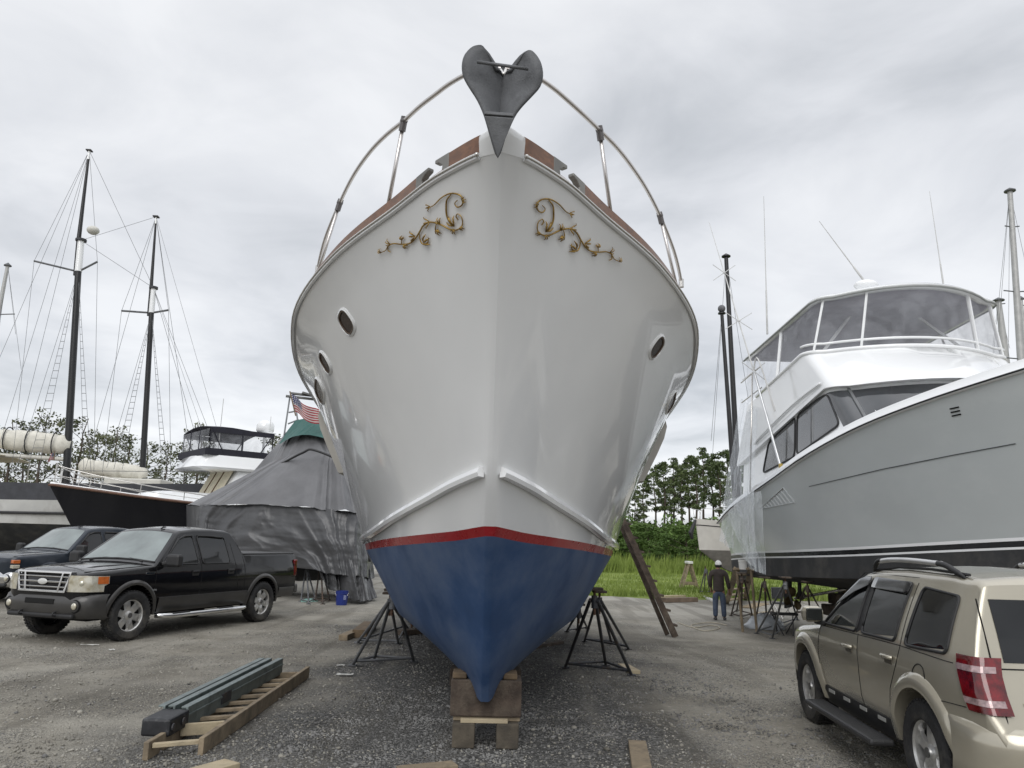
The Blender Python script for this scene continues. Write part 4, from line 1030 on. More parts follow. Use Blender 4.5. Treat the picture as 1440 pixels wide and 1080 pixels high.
for sgn in (1, -1):
    for poly in ([(14.35,4.16),(14.95,4.88),(15.4,4.86),(16.6,4.70),(16.6,3.82)], [(16.72,3.80),(16.72,4.69),(18.5,4.36),(18.9,3.62)]):
        P = [Vector((sgn*(2.088-.08*(z-np.interp(y,[13.85,20.6],[3.75,2.85]))/np.interp(y,[13.85,20.6],[1.23,1.15])), y, z)) for y, z in [(a, b) for a, b in rpoly(poly, .16)]]
        w = MB(); w.add([p+Vector((sgn*.010,0,0)) for p in P], [tuple(range(len(P)))]); wn = sb(w, 'side_window', SHADEGLASS)
        mb = MB().tube([p+Vector((sgn*.012,0,0)) for p in P], .022, 6, closed=True); mb.v = [v-Vector((0,16,0)) for v in mb.v]; mb.build('window_seal', TRIMBLACK, wn, smooth=180)
    sb(MB().tube(cr([(sgn*2.13,15.0,5.10),(sgn*2.14,16.5,4.93),(sgn*2.14,18.6,4.55),(sgn*2.12,19.3,4.4)], 6), .022, 6), 'grab_rail', WHITE, smooth=180)
# enclosure
L3 = outl(1.92, 20.3, 15.35, 14.65, 7.02, 6.86)
L3 = [Vector((p.x, p.y, p.z+.09*(1-(p.x/1.92)**2))) for p in L3]
CLEAR = bpy.data.materials.new('clear_vinyl')
def clear_mat(m, alpha, tint, rough):
    m.use_nodes = True; nt = m.node_tree; p = nt.nodes['Principled BSDF']; L = nt.links
    tc = nt.nodes.new('ShaderNodeTexCoord'); n = nt.nodes.new('ShaderNodeTexNoise'); n.inputs['Scale'].default_value = 2.2; n.inputs['Detail'].default_value = 6; n.inputs['Distortion'].default_value = 1.0
    L.new(tc.outputs['Object'], n.inputs['Vector'])
    r = nt.nodes.new('ShaderNodeMapRange'); r.inputs[1].default_value = .35; r.inputs[2].default_value = .7; r.inputs[3].default_value = alpha*.6; r.inputs[4].default_value = min(1, alpha*1.4)
    L.new(n.outputs['Fac'], r.inputs[0]); L.new(r.outputs[0], p.inputs['Alpha'])
    p.inputs['Base Color'].default_value = (*tint, 1); p.inputs['Roughness'].default_value = rough
clear_mat(CLEAR, .30, (.40,.41,.44), .10)
VIN2 = bpy.data.materials.new('plastic_sheeting'); clear_mat(VIN2, .34, (.68,.72,.76), .25)
mid2, mid3 = full(L2), full(L3)
nE = len(mid2)
en = sb(MB().grid([[a.lerp(b, t) for a, b in zip(mid2, mid3)] for t in (.03,.5,.97)]), 'clear_panels', CLEAR, smooth=40)
for i in (3, 8, 12, nE-1-12, nE-1-8, nE-1-3):
    mb = MB().beam(mid2[i], mid3[i], .075, .05); mb.v = [v-Vector((0,16,0)) for v in mb.v]; mb.build('enclosure_post', WHITE, en, bevel=.01)
sb(MB().tube([p+Vector((0,0,.03)) for p in mid2[1:-1]], .045, 8), 'coaming_rail', WHITE, smooth=180)
sb(MB().tube([p+Vector((0,0,.20)) for p in mid2[5:-5]], .03, 8), 'coaming_rail', WHITE, smooth=180)
for i in (9, nE-1-9):
    s_ = 1 if i < nE/2 else -1
    sb(MB().beam(mid2[i]+Vector((-.15*s_,.4,.0)), Vector((mid3[i].x-.9*s_, mid3[i].y+1.0, mid3[i].z-.05)), .05, .05), 'hardtop_strut', WHITE)
ht = [Vector((p.x*1.03, p.y+(-.08 if k > 6 else 0), p.z)) for k, p in enumerate(L3)]
def crown_(k, d): return [Vector((p.x*k, (p.y-17.8)*k+17.8, p.z+d)) for p in ht]
mb = MB().grid([full(crown_(.97,-.03)), full(crown_(1.0,-.02)), full(crown_(1.005,.03)), full(crown_(.98,.085)), full(crown_(.6,.15)), full(crown_(.2,.17)), full(crown_(.01,.17))])
u = full(crown_(.97,-.03)); mb.add(u, [tuple(range(len(u)))]); sb(mb, 'hardtop', WHITE, smooth=45)
ln = MB(); u = full(crown_(.95,-.036)); ln.add(u, [tuple(range(len(u)))]); sb(ln, 'underside_shade_sheet', M('hardtop_shade_grey', (.36,.35,.40), .8))  # added grey sheet; its colour carries the shade under the hardtop
sb(MB().tube([p for p in full(crown_(1.006,-.015))], .025, 6), 'hardtop_trim', M('grey_trim', (.30,.31,.30), .5), smooth=180)
# console and seats seen through the vinyl
sb(MB().box((0, 16.4, 5.75), (1.5, .7, .9)), 'helm_console', WHITE, bevel=.08)
for x in (-.6, .6): sb(MB().box((x, 17.6, 5.75), (.6, .6, 1.0)), 'helm_seat', WHITE, bevel=.1)
def s_at(x, y, Y): return at(x, y, Y)-Vector((SX, 0, 0))
# antennas, searchlight dome and outriggers
WHIP = M('white_fibreglass_whip', (.55,.55,.54), .4)
for a, b, Y, r in (((1079,468),(1074,276),17.5,.016), ((1222,404),(1152,311),16.2,.018), ((1329,416),(1307,269),16.2,.014)):
    p, q = s_at(*a, Y), s_at(*b, Y); sb(MB().tube([p-(q-p)*.01, p.lerp(q, .3), p.lerp(q, .31), q], [r*1.5, r*1.2, r*.8, r*.35], 6), 'whip_antenna', WHIP, smooth=60)
p = s_at(1218, 402, 16.2); sb(MB().ball(p+Vector((.0,0,.02)), .21, 16, 8, (1.3,1,.55)), 'radar_dome', WHITE, smooth=180)
for sgn in (-1,):
    o0, o1, o2 = s_at(1098,657,16.6), s_at(1060,522,17.6), s_at(997,312,20)
    if sgn > 0: o0, o1, o2 = [Vector((-p.x, p.y, p.z)) for p in (o0, o1, o2)]
    og = sb(MB().tube([o0, o1], [.035,.030], 8), 'outrigger', M('anodised_aluminium', (.60,.61,.62), .3, .6), smooth=60)
    mb = MB().tube([o1, o1.lerp(o2, .5), o2], [.022,.016,.008], 6); mb.v = [v-Vector((0,16,0)) for v in mb.v]; mb.build('outrigger_tip', WHIP, og)
    for t, w in ((0,.28),(.30,.34),(.62,.30)):
        c = o1.lerp(o2, t); mb = MB()
        for d in (Vector((w,0,.22)), Vector((w,0,-.22)), Vector((.05,w,.1))): mb.tube([c-d, c+d], .010, 5)
        mb.v = [v-Vector((0,16,0)) for v in mb.v]; mb.build('spreader', WHIP, og)
    mb = MB().box(o0, (.08,.08,.16)); mb.v = [v-Vector((0,16,0)) for v in mb.v]; mb.build('outrigger_base', M('brass_fitting', (.45,.33,.10), .4, .8), og, bevel=.015)
    o3 = s_at(1066,505,17.4); o4 = s_at(1090,578,17.0)
    if sgn > 0: o3, o4 = [Vector((-p.x, p.y, p.z)) for p in (o3, o4)]
    sb(MB().tube(cr([o1, o3, o4], 6), .018, 6), 'outrigger_brace', WHIP)
sb(MB().tube([s_at(1055,692,18.5), s_at(1058,525,18.5)], .02, 8), 'flag_staff', STEEL, smooth=180)
for (x, y) in ((1060,640),): pass
for z in (5.75, 6.3): sb(MB().tube([Vector((-2.1, 18.6, z)), Vector((-2.12, 20.2, z-.1))], .016, 6), 'bridge_rail', STEEL)
# plastic sheet hung over the quarter: gathered folds
def sheet(name, label, cat, P, nu, nv, amp, mat, lam=9.0, top_label=True):
    """P(u, v) -> world point; folds run down the sheet"""
    rows = []
    for j in range(nv+1):
        v = j/nv; rows.append([P(i/nu, v)+Vector((0, 1, 0))*amp*(.25+.75*v)*(math.sin(lam*i/nu*math.pi*2+2*fbm(i/nu*3, v*1.2, 3))+.8*fbm(i/nu*11, v*1.5, 9))+Vector((1,0,0))*amp*.6*fbm(i/nu*7, v*2, 5) for i in range(nu+1)])
    mb = MB().grid(rows); c = sum(mb.v, Vector())/len(mb.v); c.z = min(v.z for v in mb.v)
    mb.v = [v-c for v in mb.v]; o = mb.build(name, mat, None, smooth=180); o.location = c
    return tag(o, label, cat)
def quad(a, b, c, d, sag=0.0):
    return lambda u, v: (a.lerp(b, u)).lerp(d.lerp(c, u), v)
A_, B_, C_, D_ = at(1040,545,21.5), at(1062,560,18.8), at(1062,800,17.4), at(1014,690,22.4)
sheet('plastic_sheet', 'clear plastic sheeting draped over the stern quarter of the grey-hulled boat', 'plastic sheet', lambda u, v: cr([at(1042,560,20.9), at(1020,690,21.4), at(1012,760,21.6)], 10)[int(v*20)].lerp(cr([at(1064,575,18.6), at(1060,690,17.4), at(1064,800,17.0)], 10)[int(v*20)], u) if True else None, 60, 20, .10, VIN2, 5)
sheet('plastic_sheet', 'torn lower curtain of clear plastic hanging below the grey hull beside the man', 'plastic sheet', lambda u, v: at(1016,705,21.3).lerp(at(1070,690,16.6), u).lerp(at(1055,800,18.2).lerp(at(1076,808,16.6), u), v), 40, 20, .08, VIN2, 6)

# ---- white sailing boat beyond, seen past the grey boat's stern
sail = thing('sailing_yacht', (7.1, 29, -.3), 'white sailing yacht hull with a thin dark line, beyond the grey boat', 'boat', R(-48))
yl = [0,.05,.5,1.2,3,5,8,10]
wS = curve(yl, [0,.06,.35,.72,1.3,1.5,1.4,1.1], [3.1,3.1,3.07,3.02,2.92,2.88,2.9,2.95])
wW = curve([.20,.23,.7,1.4,3.1,5,8,9.6], [0,.03,.22,.5,1.05,1.28,1.15,.8], [1.95]*8)
wK = curve([1.6,1.62,2,2.6,3.8,5,8,9.0], [0,.02,.04,.06,.06,.06,.06,.06], [1.35,1.33,1.2,1.1,1.0,.95,1.1,1.4])
wh = lattice(between(wW, wS, 6)); hullpart(wh, 'topsides', M('old_white_gelcoat', (.62,.60,.55), .35, var=.06), sail)
hullpart(lattice(between(wK, wW, 5, .08)), 'hull_bottom', M('grey_antifouling', (.25,.24,.22), .8, var=.2), sail)
endcap(lattice([wK, wW]+[wS]), 'transom', WHITE, sail)
mb = MB(); mb.grid([[Vector((p.x*k, p.y, p.z)) for k in (-1,-.5,0,.5,1)] for p in lattice([wS])[0]]); mb.build('deck', WHITE, sail)
for sgn in (1, -1):
    q = lattice(between(wW, wS, 10))[8]; MB().tube([Vector((sgn*(p.x+.006), p.y, p.z)) for p in q], .018, 5).build('cove_line', TRIMBLACK, sail)
for x in (-.35, .35): MB().tube(cr([(x*.3,.1,3.1),(x*.6,.15,3.45),(x*1.3,.6,3.48),(x*2.2,1.4,3.45),(x*2.3,1.5,3.0)], 5), .009, 6).build('pulpit_rail', STEEL, sail, smooth=180)
MB().tube([(0,-.02,3.05),(0,-.35,2.55),(0,-.25,2.35)], [.05,.09,.05], 8).build('anchor', TRIMBLACK, sail, smooth=60)

# ---- dark trawler yacht on the left
navy = thing('trawler_yacht', (-16.9, 28.0, 0), 'dark navy hulled trawler yacht with cream cabin and dark bimini, behind the pickups', 'boat', R(-50))
nS = curve([0,.08,.6,1.4,3,5,8,11,13.5], [0,.10,.55,1.05,1.7,2.05,2.15,2.1,1.9], [3.35,3.35,3.28,3.18,3.0,2.85,2.72,2.68,2.72])
nW = curve([1.25,1.28,1.8,2.5,4,6,8.5,11,13.3], [0,.03,.3,.62,1.25,1.75,1.95,1.95,1.75], [1.3]*9)
nK = curve([2.0,2.02,2.6,3.2,4.5,6,8.5,11,13], [0,.03,.05,.06,.06,.06,.06,.06,.06], [.7,.65,.5,.42,.4,.4,.4,.45,.6])
NAVY = M('navy_gloss_hull', (.006,.0065,.010), .14, var=.1, scale=1.5, coat=.12, spec=.3)
fl2 = lambda t: [(a[0]*(1-t)+b[0]*t, a[1]+(b[1]-a[1])*t**1.35 if i > 1 else a[1]*(1-t)+b[1]*t, a[2]*(1-t)+b[2]*t) for i, (a, b) in enumerate(zip(nW, nS))]
nr = lattice([fl2(t) for t in (0,.15,.3,.45,.6,.75,.9,1)])
hullpart(nr, 'topsides', NAVY, navy); hullpart(lattice(between(nK, nW, 5, .1)), 'hull_bottom', BOTTOMDK, navy); endcap(lattice([nK, nW])+nr, 'transom', NAVY, navy)
ns = lattice([nS])[0]
mb = MB(); mb.grid([[Vector((p.x*k, p.y, p.z+.05+.10*(1-k*k))) for k in (-.99,-.8,-.4,0,.4,.8,.99)] for p in ns]); mb.build('deck', WHITE, navy, smooth=60)
CREAM = M('cream_canvas', (.60,.55,.42), .8, var=.08, scale=5, bump=.15, bscale=6)
for sgn in (1, -1):
    MB().tube([Vector((sgn*(p.x+.02), p.y-.02, p.z+.03)) for p in ns], .05, 8).build('teak_rub_rail', M('oiled_teak', (.12,.062,.040), .55, var=.3, scale=8), navy, smooth=180)
    MB().tube([Vector((sgn*(p.x-.03), p.y+.05, p.z+.085)) for p in ns], .03, 6).build('white_toe_rail', WHITE, navy, smooth=180)
    rl = MB().tube([Vector((sgn*max(p.x-.10, .02), p.y+.1, p.z+.86-.02*k)) for k, p in enumerate(ns[:30])], .020, 6).build('bow_rail', STEEL, navy, smooth=180)
    MB().tube([Vector((sgn*max(p.x-.10, .02), p.y+.1, p.z+.45-.01*k)) for k, p in enumerate(ns[:30])], .012, 6).build('bow_rail', STEEL, navy, smooth=180)
    for k in (2, 7, 11, 15, 19, 23, 27):
        p = ns[k]; MB().tube([Vector((sgn*max(p.x-.10,.02), p.y+.1, p.z+.05)), Vector((sgn*max(p.x-.10,.02), p.y+.1, p.z+.86-.02*k))], .016, 6).build('stanchion', STEEL, rl)
# trunk cabin, deckhouse, flybridge
def block(root, name, mat, lv, cap=True, smooth=35):
    rows = []
    for b, ya, yf, z, rr in lv:
        h = [(b, ya), (b, yf+rr), (b-rr*.3, yf+rr*.3), (b-rr, yf), (0, yf-.08)]
        rows.append([Vector((x, y, z)) for x, y in h]+[Vector((-x, y, z)) for x, y in h[-2::-1]])
    mb = MB().grid(rows, True, cap, cap); return mb.build(name, mat, root, smooth=smooth)
block(navy, 'trunk_cabin', WHITE, [(1.45,7.0,2.9,2.85,.5),(1.38,7.0,3.2,3.28,.5),(1.2,7.0,3.5,3.36,.5)])
dh = block(navy, 'deckhouse', WHITE, [(1.62,12.2,5.7,2.8,.25),(1.62,12.2,5.8,3.3,.25),(1.55,12.2,6.35,4.42,.3)])
for sgn in (1, -1):
    for y0, y1 in ((6.5,7.35),(7.5,8.5),(8.65,9.7)):
        P = [Vector((sgn*(1.60-.06*(z-3.3)+.018), y, z)) for y, z in rpoly([(y0+.25*(y0 < 7),3.42),(y1,3.42),(y1,4.22),(y0+.55*(y0 < 7),4.22)], .08)]
        MB().add(P, [tuple(range(len(P)))]).build('side_window', GLASS_DARK, dh)
rows = [[Vector((x, 5.75+(z-3.3)*.49-.05-.06*(1-abs(x)/1.5), z)) for x in (-1.38,-.7,0,.7,1.38)] for z in (3.38,3.8,4.3)]
cv = MB().grid(rows).build('windscreen_cover', CREAM, navy, smooth=60)
for x in (-.46, .46): MB().beam((x, 5.68, 3.40), (x, 6.13, 4.3), .05, .03).build('cover_seam', M('brown_seam', (.16,.10,.06), .7), cv)
block(navy, 'flybridge', WHITE, [(1.75,10.4,4.9,4.30,.5),(1.82,10.4,4.6,4.38,.6),(1.78,10.2,4.75,4.55,.6),(1.70,8.6,4.92,4.86,.5),(1.60,8.4,5.0,4.92,.5)])
_n0 = len(bpy.data.objects); _before = set(bpy.data.objects)
NAVYCANVAS = M('navy_canvas', (.018,.018,.028), .8, var=.2, bump=.1, bscale=20)
bm_ = [[Vector((x, y, 6.18+.16*(1-(x/1.7)**2)+.05*math.sin((y-7.2)*1.2))) for x in (-1.7,-1.2,-.6,0,.6,1.2,1.7)] for y in (7.2,8,8.8,9.6,10.4,11.2)]
bi = MB().grid(bm_).build('bimini_top', NAVYCANVAS, navy, smooth=60, solid=.03)
for sgn in (1, -1):
    MB().grid([[Vector((sgn*1.7, y, z)) for y in (7.2,8,8.8,9.6,10.4,11.2)] for z in (6.0,6.2)]).build('canvas_skirt', NAVYCANVAS, bi)
    MB().grid([[Vector((sgn*1.66, y, z)) for y in (7.3,8.5,9.8,11.1)] for z in (5.35,6.05)]).build('clear_curtain', CLEAR, bi)
    MB().grid([[Vector((sgn*1.70, y, z)) for y in (7.0,8.5,9.8,11.4)] for z in (5.08,5.36)]).build('canvas_band', NAVYCANVAS, bi)
    for y in (7.25, 9.2, 11.15): MB().tube([(sgn*1.68, y, 5.1), (sgn*1.68, y, 6.2)], .035, 6).build('bimini_frame', NAVYCANVAS, bi)
    MB().tube([(sgn*1.68, 8.2, 5.1), (sgn*1.68, 7.3, 6.15)], .03, 6).build('bimini_frame', NAVYCANVAS, bi)
    MB().tube([(sgn*1.68, 10.2, 5.1), (sgn*1.68, 11.15, 6.15)], .03, 6).build('bimini_frame', NAVYCANVAS, bi)
MB().grid([[Vector((x, 7.15, z)) for x in (-1.66,-.6,.6,1.66)] for z in (5.35,6.15)]).build('clear_curtain', CLEAR, bi)
MB().grid([[Vector((x, 7.02, z)) for x in (-1.7,-.6,.6,1.7)] for z in (5.08,5.36)]).build('canvas_band', NAVYCANVAS, bi)
for x in (-.55, .55): MB().tube([(x, 7.15, 5.3), (x, 7.15, 6.25)], .035, 6).build('bimini_frame', NAVYCANVAS, bi)
ms = MB().tube([(0,11.9,5.0),(0,11.9,6.35)], .06, 8).build('radar_mast', WHITE, navy)
MB().box((0,11.9,6.34), (1.6,.4,.05)).build('mast_shelf', WHITE, ms, bevel=.02)
MB().lathe([(.001,.0),(.32,.02),(.38,.12),(.38,.34),(.30,.50),(.12,.58),(.001,.6)], (0,11.9,6.4), n=24).build('radar_dome', WHITE, ms, smooth=60)
MB().tube([(.5,11.9,6.36),(.52,11.9,7.1)], .012, 6).build('whip_antenna', WHIP, ms)
MB().tube([(1.6,9.4,5.0),(1.62,9.4,7.4)], .014, 6).build('whip_antenna', WHIP, navy)

for o in set(bpy.data.objects)-_before:
    for v in o.data.vertices:
        if v.co.y < 11.5 and abs(v.co.x) < 1.75 and o.name.split('.')[0] != 'whip_antenna': v.co.y = 5.0+(v.co.y-7.2)*.66; v.co.z -= .24
        else: v.co.y = v.co.y-4.0; v.co.z -= .24
# ---- schooner behind it
schooner = thing('schooner', (-21, 36, 0), 'two-masted schooner with white hull, dark bulwark and black masts at far left', 'boat', R(93))
def Ls(p): return rootmat(schooner).inverted() @ Vector(p)
# local y aft runs towards picture left; the near side is local -x ... both sides are built
cS = curve([-10,-9.9,-8.5,-6.5,-3,2,7,11,13], [0,.06,.7,1.4,2.2,2.5,2.4,2.0,1.6], [4.3,4.3,4.15,4.0,3.85,3.75,3.85,4.1,4.3])
cM = [(y+.1, b*.985, z-.75) for y, b, z in cS]
cW = curve([-8.3,-8.25,-7,-5,-2,2,7,10,11.5], [0,.05,.55,1.15,1.95,2.3,2.1,1.3,.5], [2.0]*9)
cK = curve([-6.5,-6.45,-5.5,-4,-1,2,6,9,10], [0,.05,.1,.12,.12,.12,.12,.12,.1], [1.0,.9,.6,.5,.4,.4,.4,.5,.7])
hullpart(lattice(between(cW, cM, 4)), 'topsides', M('weathered_white_paint', (.52,.52,.50), .5, var=.12, scale=1.2, second=(.36,.35,.33), thresh=.62, dscale=1.0), schooner)
hullpart(lattice([cM, cS]), 'bulwark', M('dark_grey_bulwark', (.045,.047,.055), .5, var=.2), schooner)
hullpart(lattice(between(cK, cW, 4, .1)), 'hull_bottom', BOTTOMDK, schooner); endcap(lattice([cK, cW, cM, cS]), 'transom', WHITE, schooner)
q = lattice(between(cW, cM, 4))[2]
for sgn in (1, -1): MB().tube([Vector((sgn*(p.x+.02), p.y, p.z-.05)) for p in q[6:]], .07, 6).build('rubbing_strake', TRIMBLACK, schooner, smooth=60)
mb = MB(); mb.grid([[Vector((p.x*k, p.y, p.z-.35)) for k in (-.97,0,.97)] for p in lattice([cS])[0]]); mb.build('deck', M('weathered_deck', (.30,.27,.22), .8), schooner)
OFFW = M('cream_paint', (.60,.59,.54), .5, var=.08)
MB().box((0,6.5,4.2), (2.2,2.4,.9)).build('deckhouse', OFFW, schooner, bevel=.06)
MB().box((0,-3.4,3.95), (1.6,2.6,.5)).build('cabin_trunk', OFFW, schooner, bevel=.06)
aw = MB().grid([[Vector((x, y, 4.95+.10*(1-(x/2)**2)+.12*(abs(y-8)/6))) for x in (-2.2,-1.2,0,1.2,2.2)] for y in (3,5,7,9,11,13)]).build('awning', CREAM, schooner, smooth=60, solid=.04)
for y in (3,5.5,8,10.5):
    for sgn in (1,-1): MB().tube([(sgn*2.15,y,3.6),(sgn*2.15,y,5.0)], .035, 6).build('awning_post', OFFW, aw)
for sgn in (1,-1):
    MB().tube([Vector((sgn*p.x, p.y, p.z+.55)) for p in lattice([cS])[0][2:]], .014, 6).build('deck_rail', GALV, schooner)
BLACKMAST = M('black_mast_paint', (.012,.012,.013), .35, var=.2, scale=4)
ROPE = M('rigging_wire', (.16,.165,.17), .6, .2)
SAIL = M('furled_canvas', (.66,.64,.57), .9, var=.12, scale=3, bump=.5, bscale=7, second=(.50,.48,.41), thresh=.62, dscale=2.2)
def w2l(x, y, Y): return Ls(at(x, y, Y))
def schooner_mast(foot, hd, cap, top, sprL, sprR, hous, r0):
    Y = 36
    f, h, c, t = w2l(*foot, Y), w2l(*hd, Y), w2l(*cap, Y), w2l(*top, Y); f0 = f+(f-h).normalized()*3
    ms = MB().tube([f0, f, f.lerp(h, .5), h], [r0, r0, r0*.92, r0*.85], 14).build('mast', BLACKMAST, schooner, smooth=60)
    MB().tube([h, c], [r0*.98, r0*.9], 12).build('masthead', WHITE, ms, smooth=40)
    off = Vector((0, .12, 0)); MB().tube([h+off-(c-h)*.12, c+off, c.lerp(t, .92)+off], [r0*.6, r0*.6, r0*.34], 12).build('topmast', BLACKMAST, ms, smooth=60)
    MB().tube([c.lerp(t, .90)+off, t+off], [r0*.38, r0*.34], 10).build('topmast_truck', WHITE, ms)
    MB().box(t+off, (.26,.26,.06)).build('truck_cap', TRIMBLACK, ms)
    MB().tube([c-Vector((0,0,.05)), c+Vector((0,0,.06))], r0*1.5, 10).build('cap_iron', DARKPIPE, ms)
    sl_, sr = w2l(*sprL, Y), w2l(*sprR, Y); s0 = h.copy()
    sp = MB().tube([sl_, s0], .05, 6); sp.tube([s0, sr], .05, 6); sp.build('spreader', GALV, ms)
    return f, h, c, t+off, sl_, sr, ms
m1 = schooner_mast((92,690),(110,382),(114,338),(129,212),(48,367),(137,368),None,.175)
m2 = schooner_mast((200,668),(213,440),(216,405),(223,305),(171,437),(237,436),None,.14)
rig = MB()
def line(a, b, r=.010, mb=None): (mb or rig).tube([a, b], r, 4, cap=False)
for m, chains, far in ((m1, [(22,662),(38,664),(54,664),(118,664),(128,664)], [(-60,640),(-10,655)]), (m2, [(150,658),(160,660),(172,660),(228,664),(236,664)], [(120,660),(300,700),(330,700)])):
    f, h, c, t, sl_, sr, ms = m
    for px in chains:
        line(h, w2l(px[0], px[1], 34.5))
    line(t, sl_); line(t, sr); line(sl_, w2l(chains[0][0]-6, 664, 35)); line(sr, w2l(chains[-1][0]+4, 664, 35))
    for px in far: line(t if px[0] < 300 else c, w2l(px[0], px[1], 35))
    # ratlines between pairs of shrouds
    for (i, j) in ((1, 2), (3, 4)):
        a, b = w2l(*chains[i], 34.5), w2l(*chains[j], 34.5)
        for k in range(3, 24): 
            u = k/27; line(a.lerp(h, u), b.lerp(h, u), .012)
line(m1[2], m2[3]); line(m1[2], m2[2]); line(m1[3], m2[2]); line(m2[3], w2l(330,690,33)); line(m1[3], w2l(20,640,36)); line(m2[2], w2l(310,680,33)); line(m2[3], w2l(268,640,36))
rig.build('rigging', ROPE, schooner)
MB().ball(w2l(131,324,36), .30, 12, 8, (1,1,.75)).build('radar_dome', OFFW, m1[6], smooth=180)
def furled(a, b, r, n=34):
    rows = []
    ax = (b-a)
    for k in range(n+1):
        t = k/n; c = a.lerp(b, t); lash = 1-.20*max(0, 1-abs(((t*4.0) % 1)-.5)*14); rr = r*lash*(.82+.18*min(1, t*6))*(1+.10*fbm(t*6, r))*min(1, .5+t*8)*min(1, .5+(1-t)*8)
        rows.append([c+Vector((math.cos(q)*rr*.75*(1+.14*fbm(math.cos(q)*2, t*8, math.sin(q)*2)), 0, math.sin(q)*rr*(1+.12*fbm(math.cos(q)*2, t*8+4, math.sin(q)*2)))) for q in [2*math.pi*j/16 for j in range(16)]])
    return MB().grid(rows, True, True, True)
fs = furled(w2l(100,626,36), w2l(-60,612,36), .50).build('furled_sail', SAIL, schooner, smooth=80)
MB().tube([w2l(96,646,36), w2l(-60,636,36)], .10, 8).build('boom', OFFW, fs, smooth=60)
for t in (.13, .36, .55, .8):
    c = w2l(100,626,36).lerp(w2l(-60,612,36), t); MB().tube([c+Vector((math.cos(q)*.46, 0, math.sin(q)*.60)) for q in np.linspace(0, 6.28, 17)], .03, 5).build('sail_tie', TRIMBLACK, fs)
fs = furled(w2l(207,666,36), w2l(112,655,36), .36).build('furled_sail', SAIL, schooner, smooth=80)
MB().tube([w2l(207,676,36), w2l(112,668,36)], .08, 8).build('boom', OFFW, fs, smooth=60)
# ---- lone masts standing above the yard
def lone_mast(base, top, Y, r, label, mat, spr=(), stays=(), group=None, truck=None, name='mast'):
    b, t = at(*base, Y), at(*top, Y); d = (b-t).normalized(); g = b+d*((b.z-0.1)/max(.2, -d.z)) if d.z < 0 else b
    root = thing(name, (g.x, g.y, gz(g.x, g.y)), label, 'mast', group=group)
    MB().tube([g, b, t], [r, r, r*.72], 12).build('spar', mat, root, smooth=60, world=True)
    for f, w in spr:
        c = b.lerp(t, f); MB().tube([c+Vector((-w,0,.05)), c, c+Vector((w,0,.05))], .03, 6).build('spreader', GALV, root, world=True)
    if truck == 'ball': MB().ball(t+Vector((0,0,.22)), .19, 14, 10).build('anchor_ball', M('grey_mesh_ball', (.12,.12,.13), .6, var=.5, scale=30), root, smooth=180, world=True)
    MB().lathe([(.001,.16),(r*1.6,.0),(r*1.6,-.05),(.001,-.05)], t, n=12).build('masthead_cap', mat if truck else GALV, root, world=True)
    rg = MB()
    for (x, y) in stays: rg.tube([t, at(x, y, Y)], .010, 4, cap=False)
    if stays: rg.build('stay', ROPE, root, world=True)
    return root
ALU = M('weathered_aluminium', (.42,.42,.41), .5, .3, var=.12)
lone_mast((-4,450),(11,373),40,.12,'pale mast leaning in at the left edge of the yard', ALU, [(.1,.9)], [(22,470),(30,520),(-20,600)])
lone_mast((1036,640),(1021,360),38,.15,'taller of the two black masts beside the grey boat', BLACKMAST, [], [(1002,640),(1052,560)], truck='cap')
lone_mast((1030,650),(1015,440),36,.12,'shorter black mast topped by a round mesh ball', BLACKMAST, [], [(1000,620)], truck='ball')
lone_mast((1436,510),(1420,268),34,.16,'tall grey mast with two pairs of spreaders at the right edge', ALU, [(.40,.6),(.02,.75),(.78,.35)], [(1404,470),(1418,500),(1470,500),(1395,520)])
lone_mast((1411,480),(1404,422),40,.19,'short thick grey mast top behind the flybridge at right', ALU, [(.9,.35)], [(1396,490),(1420,490)])
lone_mast((1440,470),(1436,420),40,.10,'thin grey mast cut by the right edge', ALU, [(.8,.3)], [])
# ---------------------------------------------------------------- boat under tarpaulins
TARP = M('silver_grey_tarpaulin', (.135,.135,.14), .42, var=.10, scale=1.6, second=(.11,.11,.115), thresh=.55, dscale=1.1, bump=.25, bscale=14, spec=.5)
TARPSHADE = M('shaded_grey_tarpaulin', (.072,.073,.077), .36, var=.10, scale=1.8, second=(.088,.089,.093), thresh=.58, dscale=1.3, bump=.25, bscale=14)  # same tarpaulin, darkened in colour for the steep face in shade
GREENT = M('green_tarpaulin', (.030,.115,.100), .55, var=.2, scale=2, second=(.02,.07,.065), thresh=.6, dscale=2, bump=.4, bscale=6)
tb = thing('covered_boat', (-6.3, 24, 0), 'laid-up boat wrapped in grey tarpaulins with a green one on its tower', 'boat')
def tw(x, y, Y): return at(x, y, Y)
def fold(v0, fr, amp, ph=0.0):
    return amp*(math.sin(fr*v0+3*fbm(v0*2, ph))+.6*fbm(v0*5, ph+3))
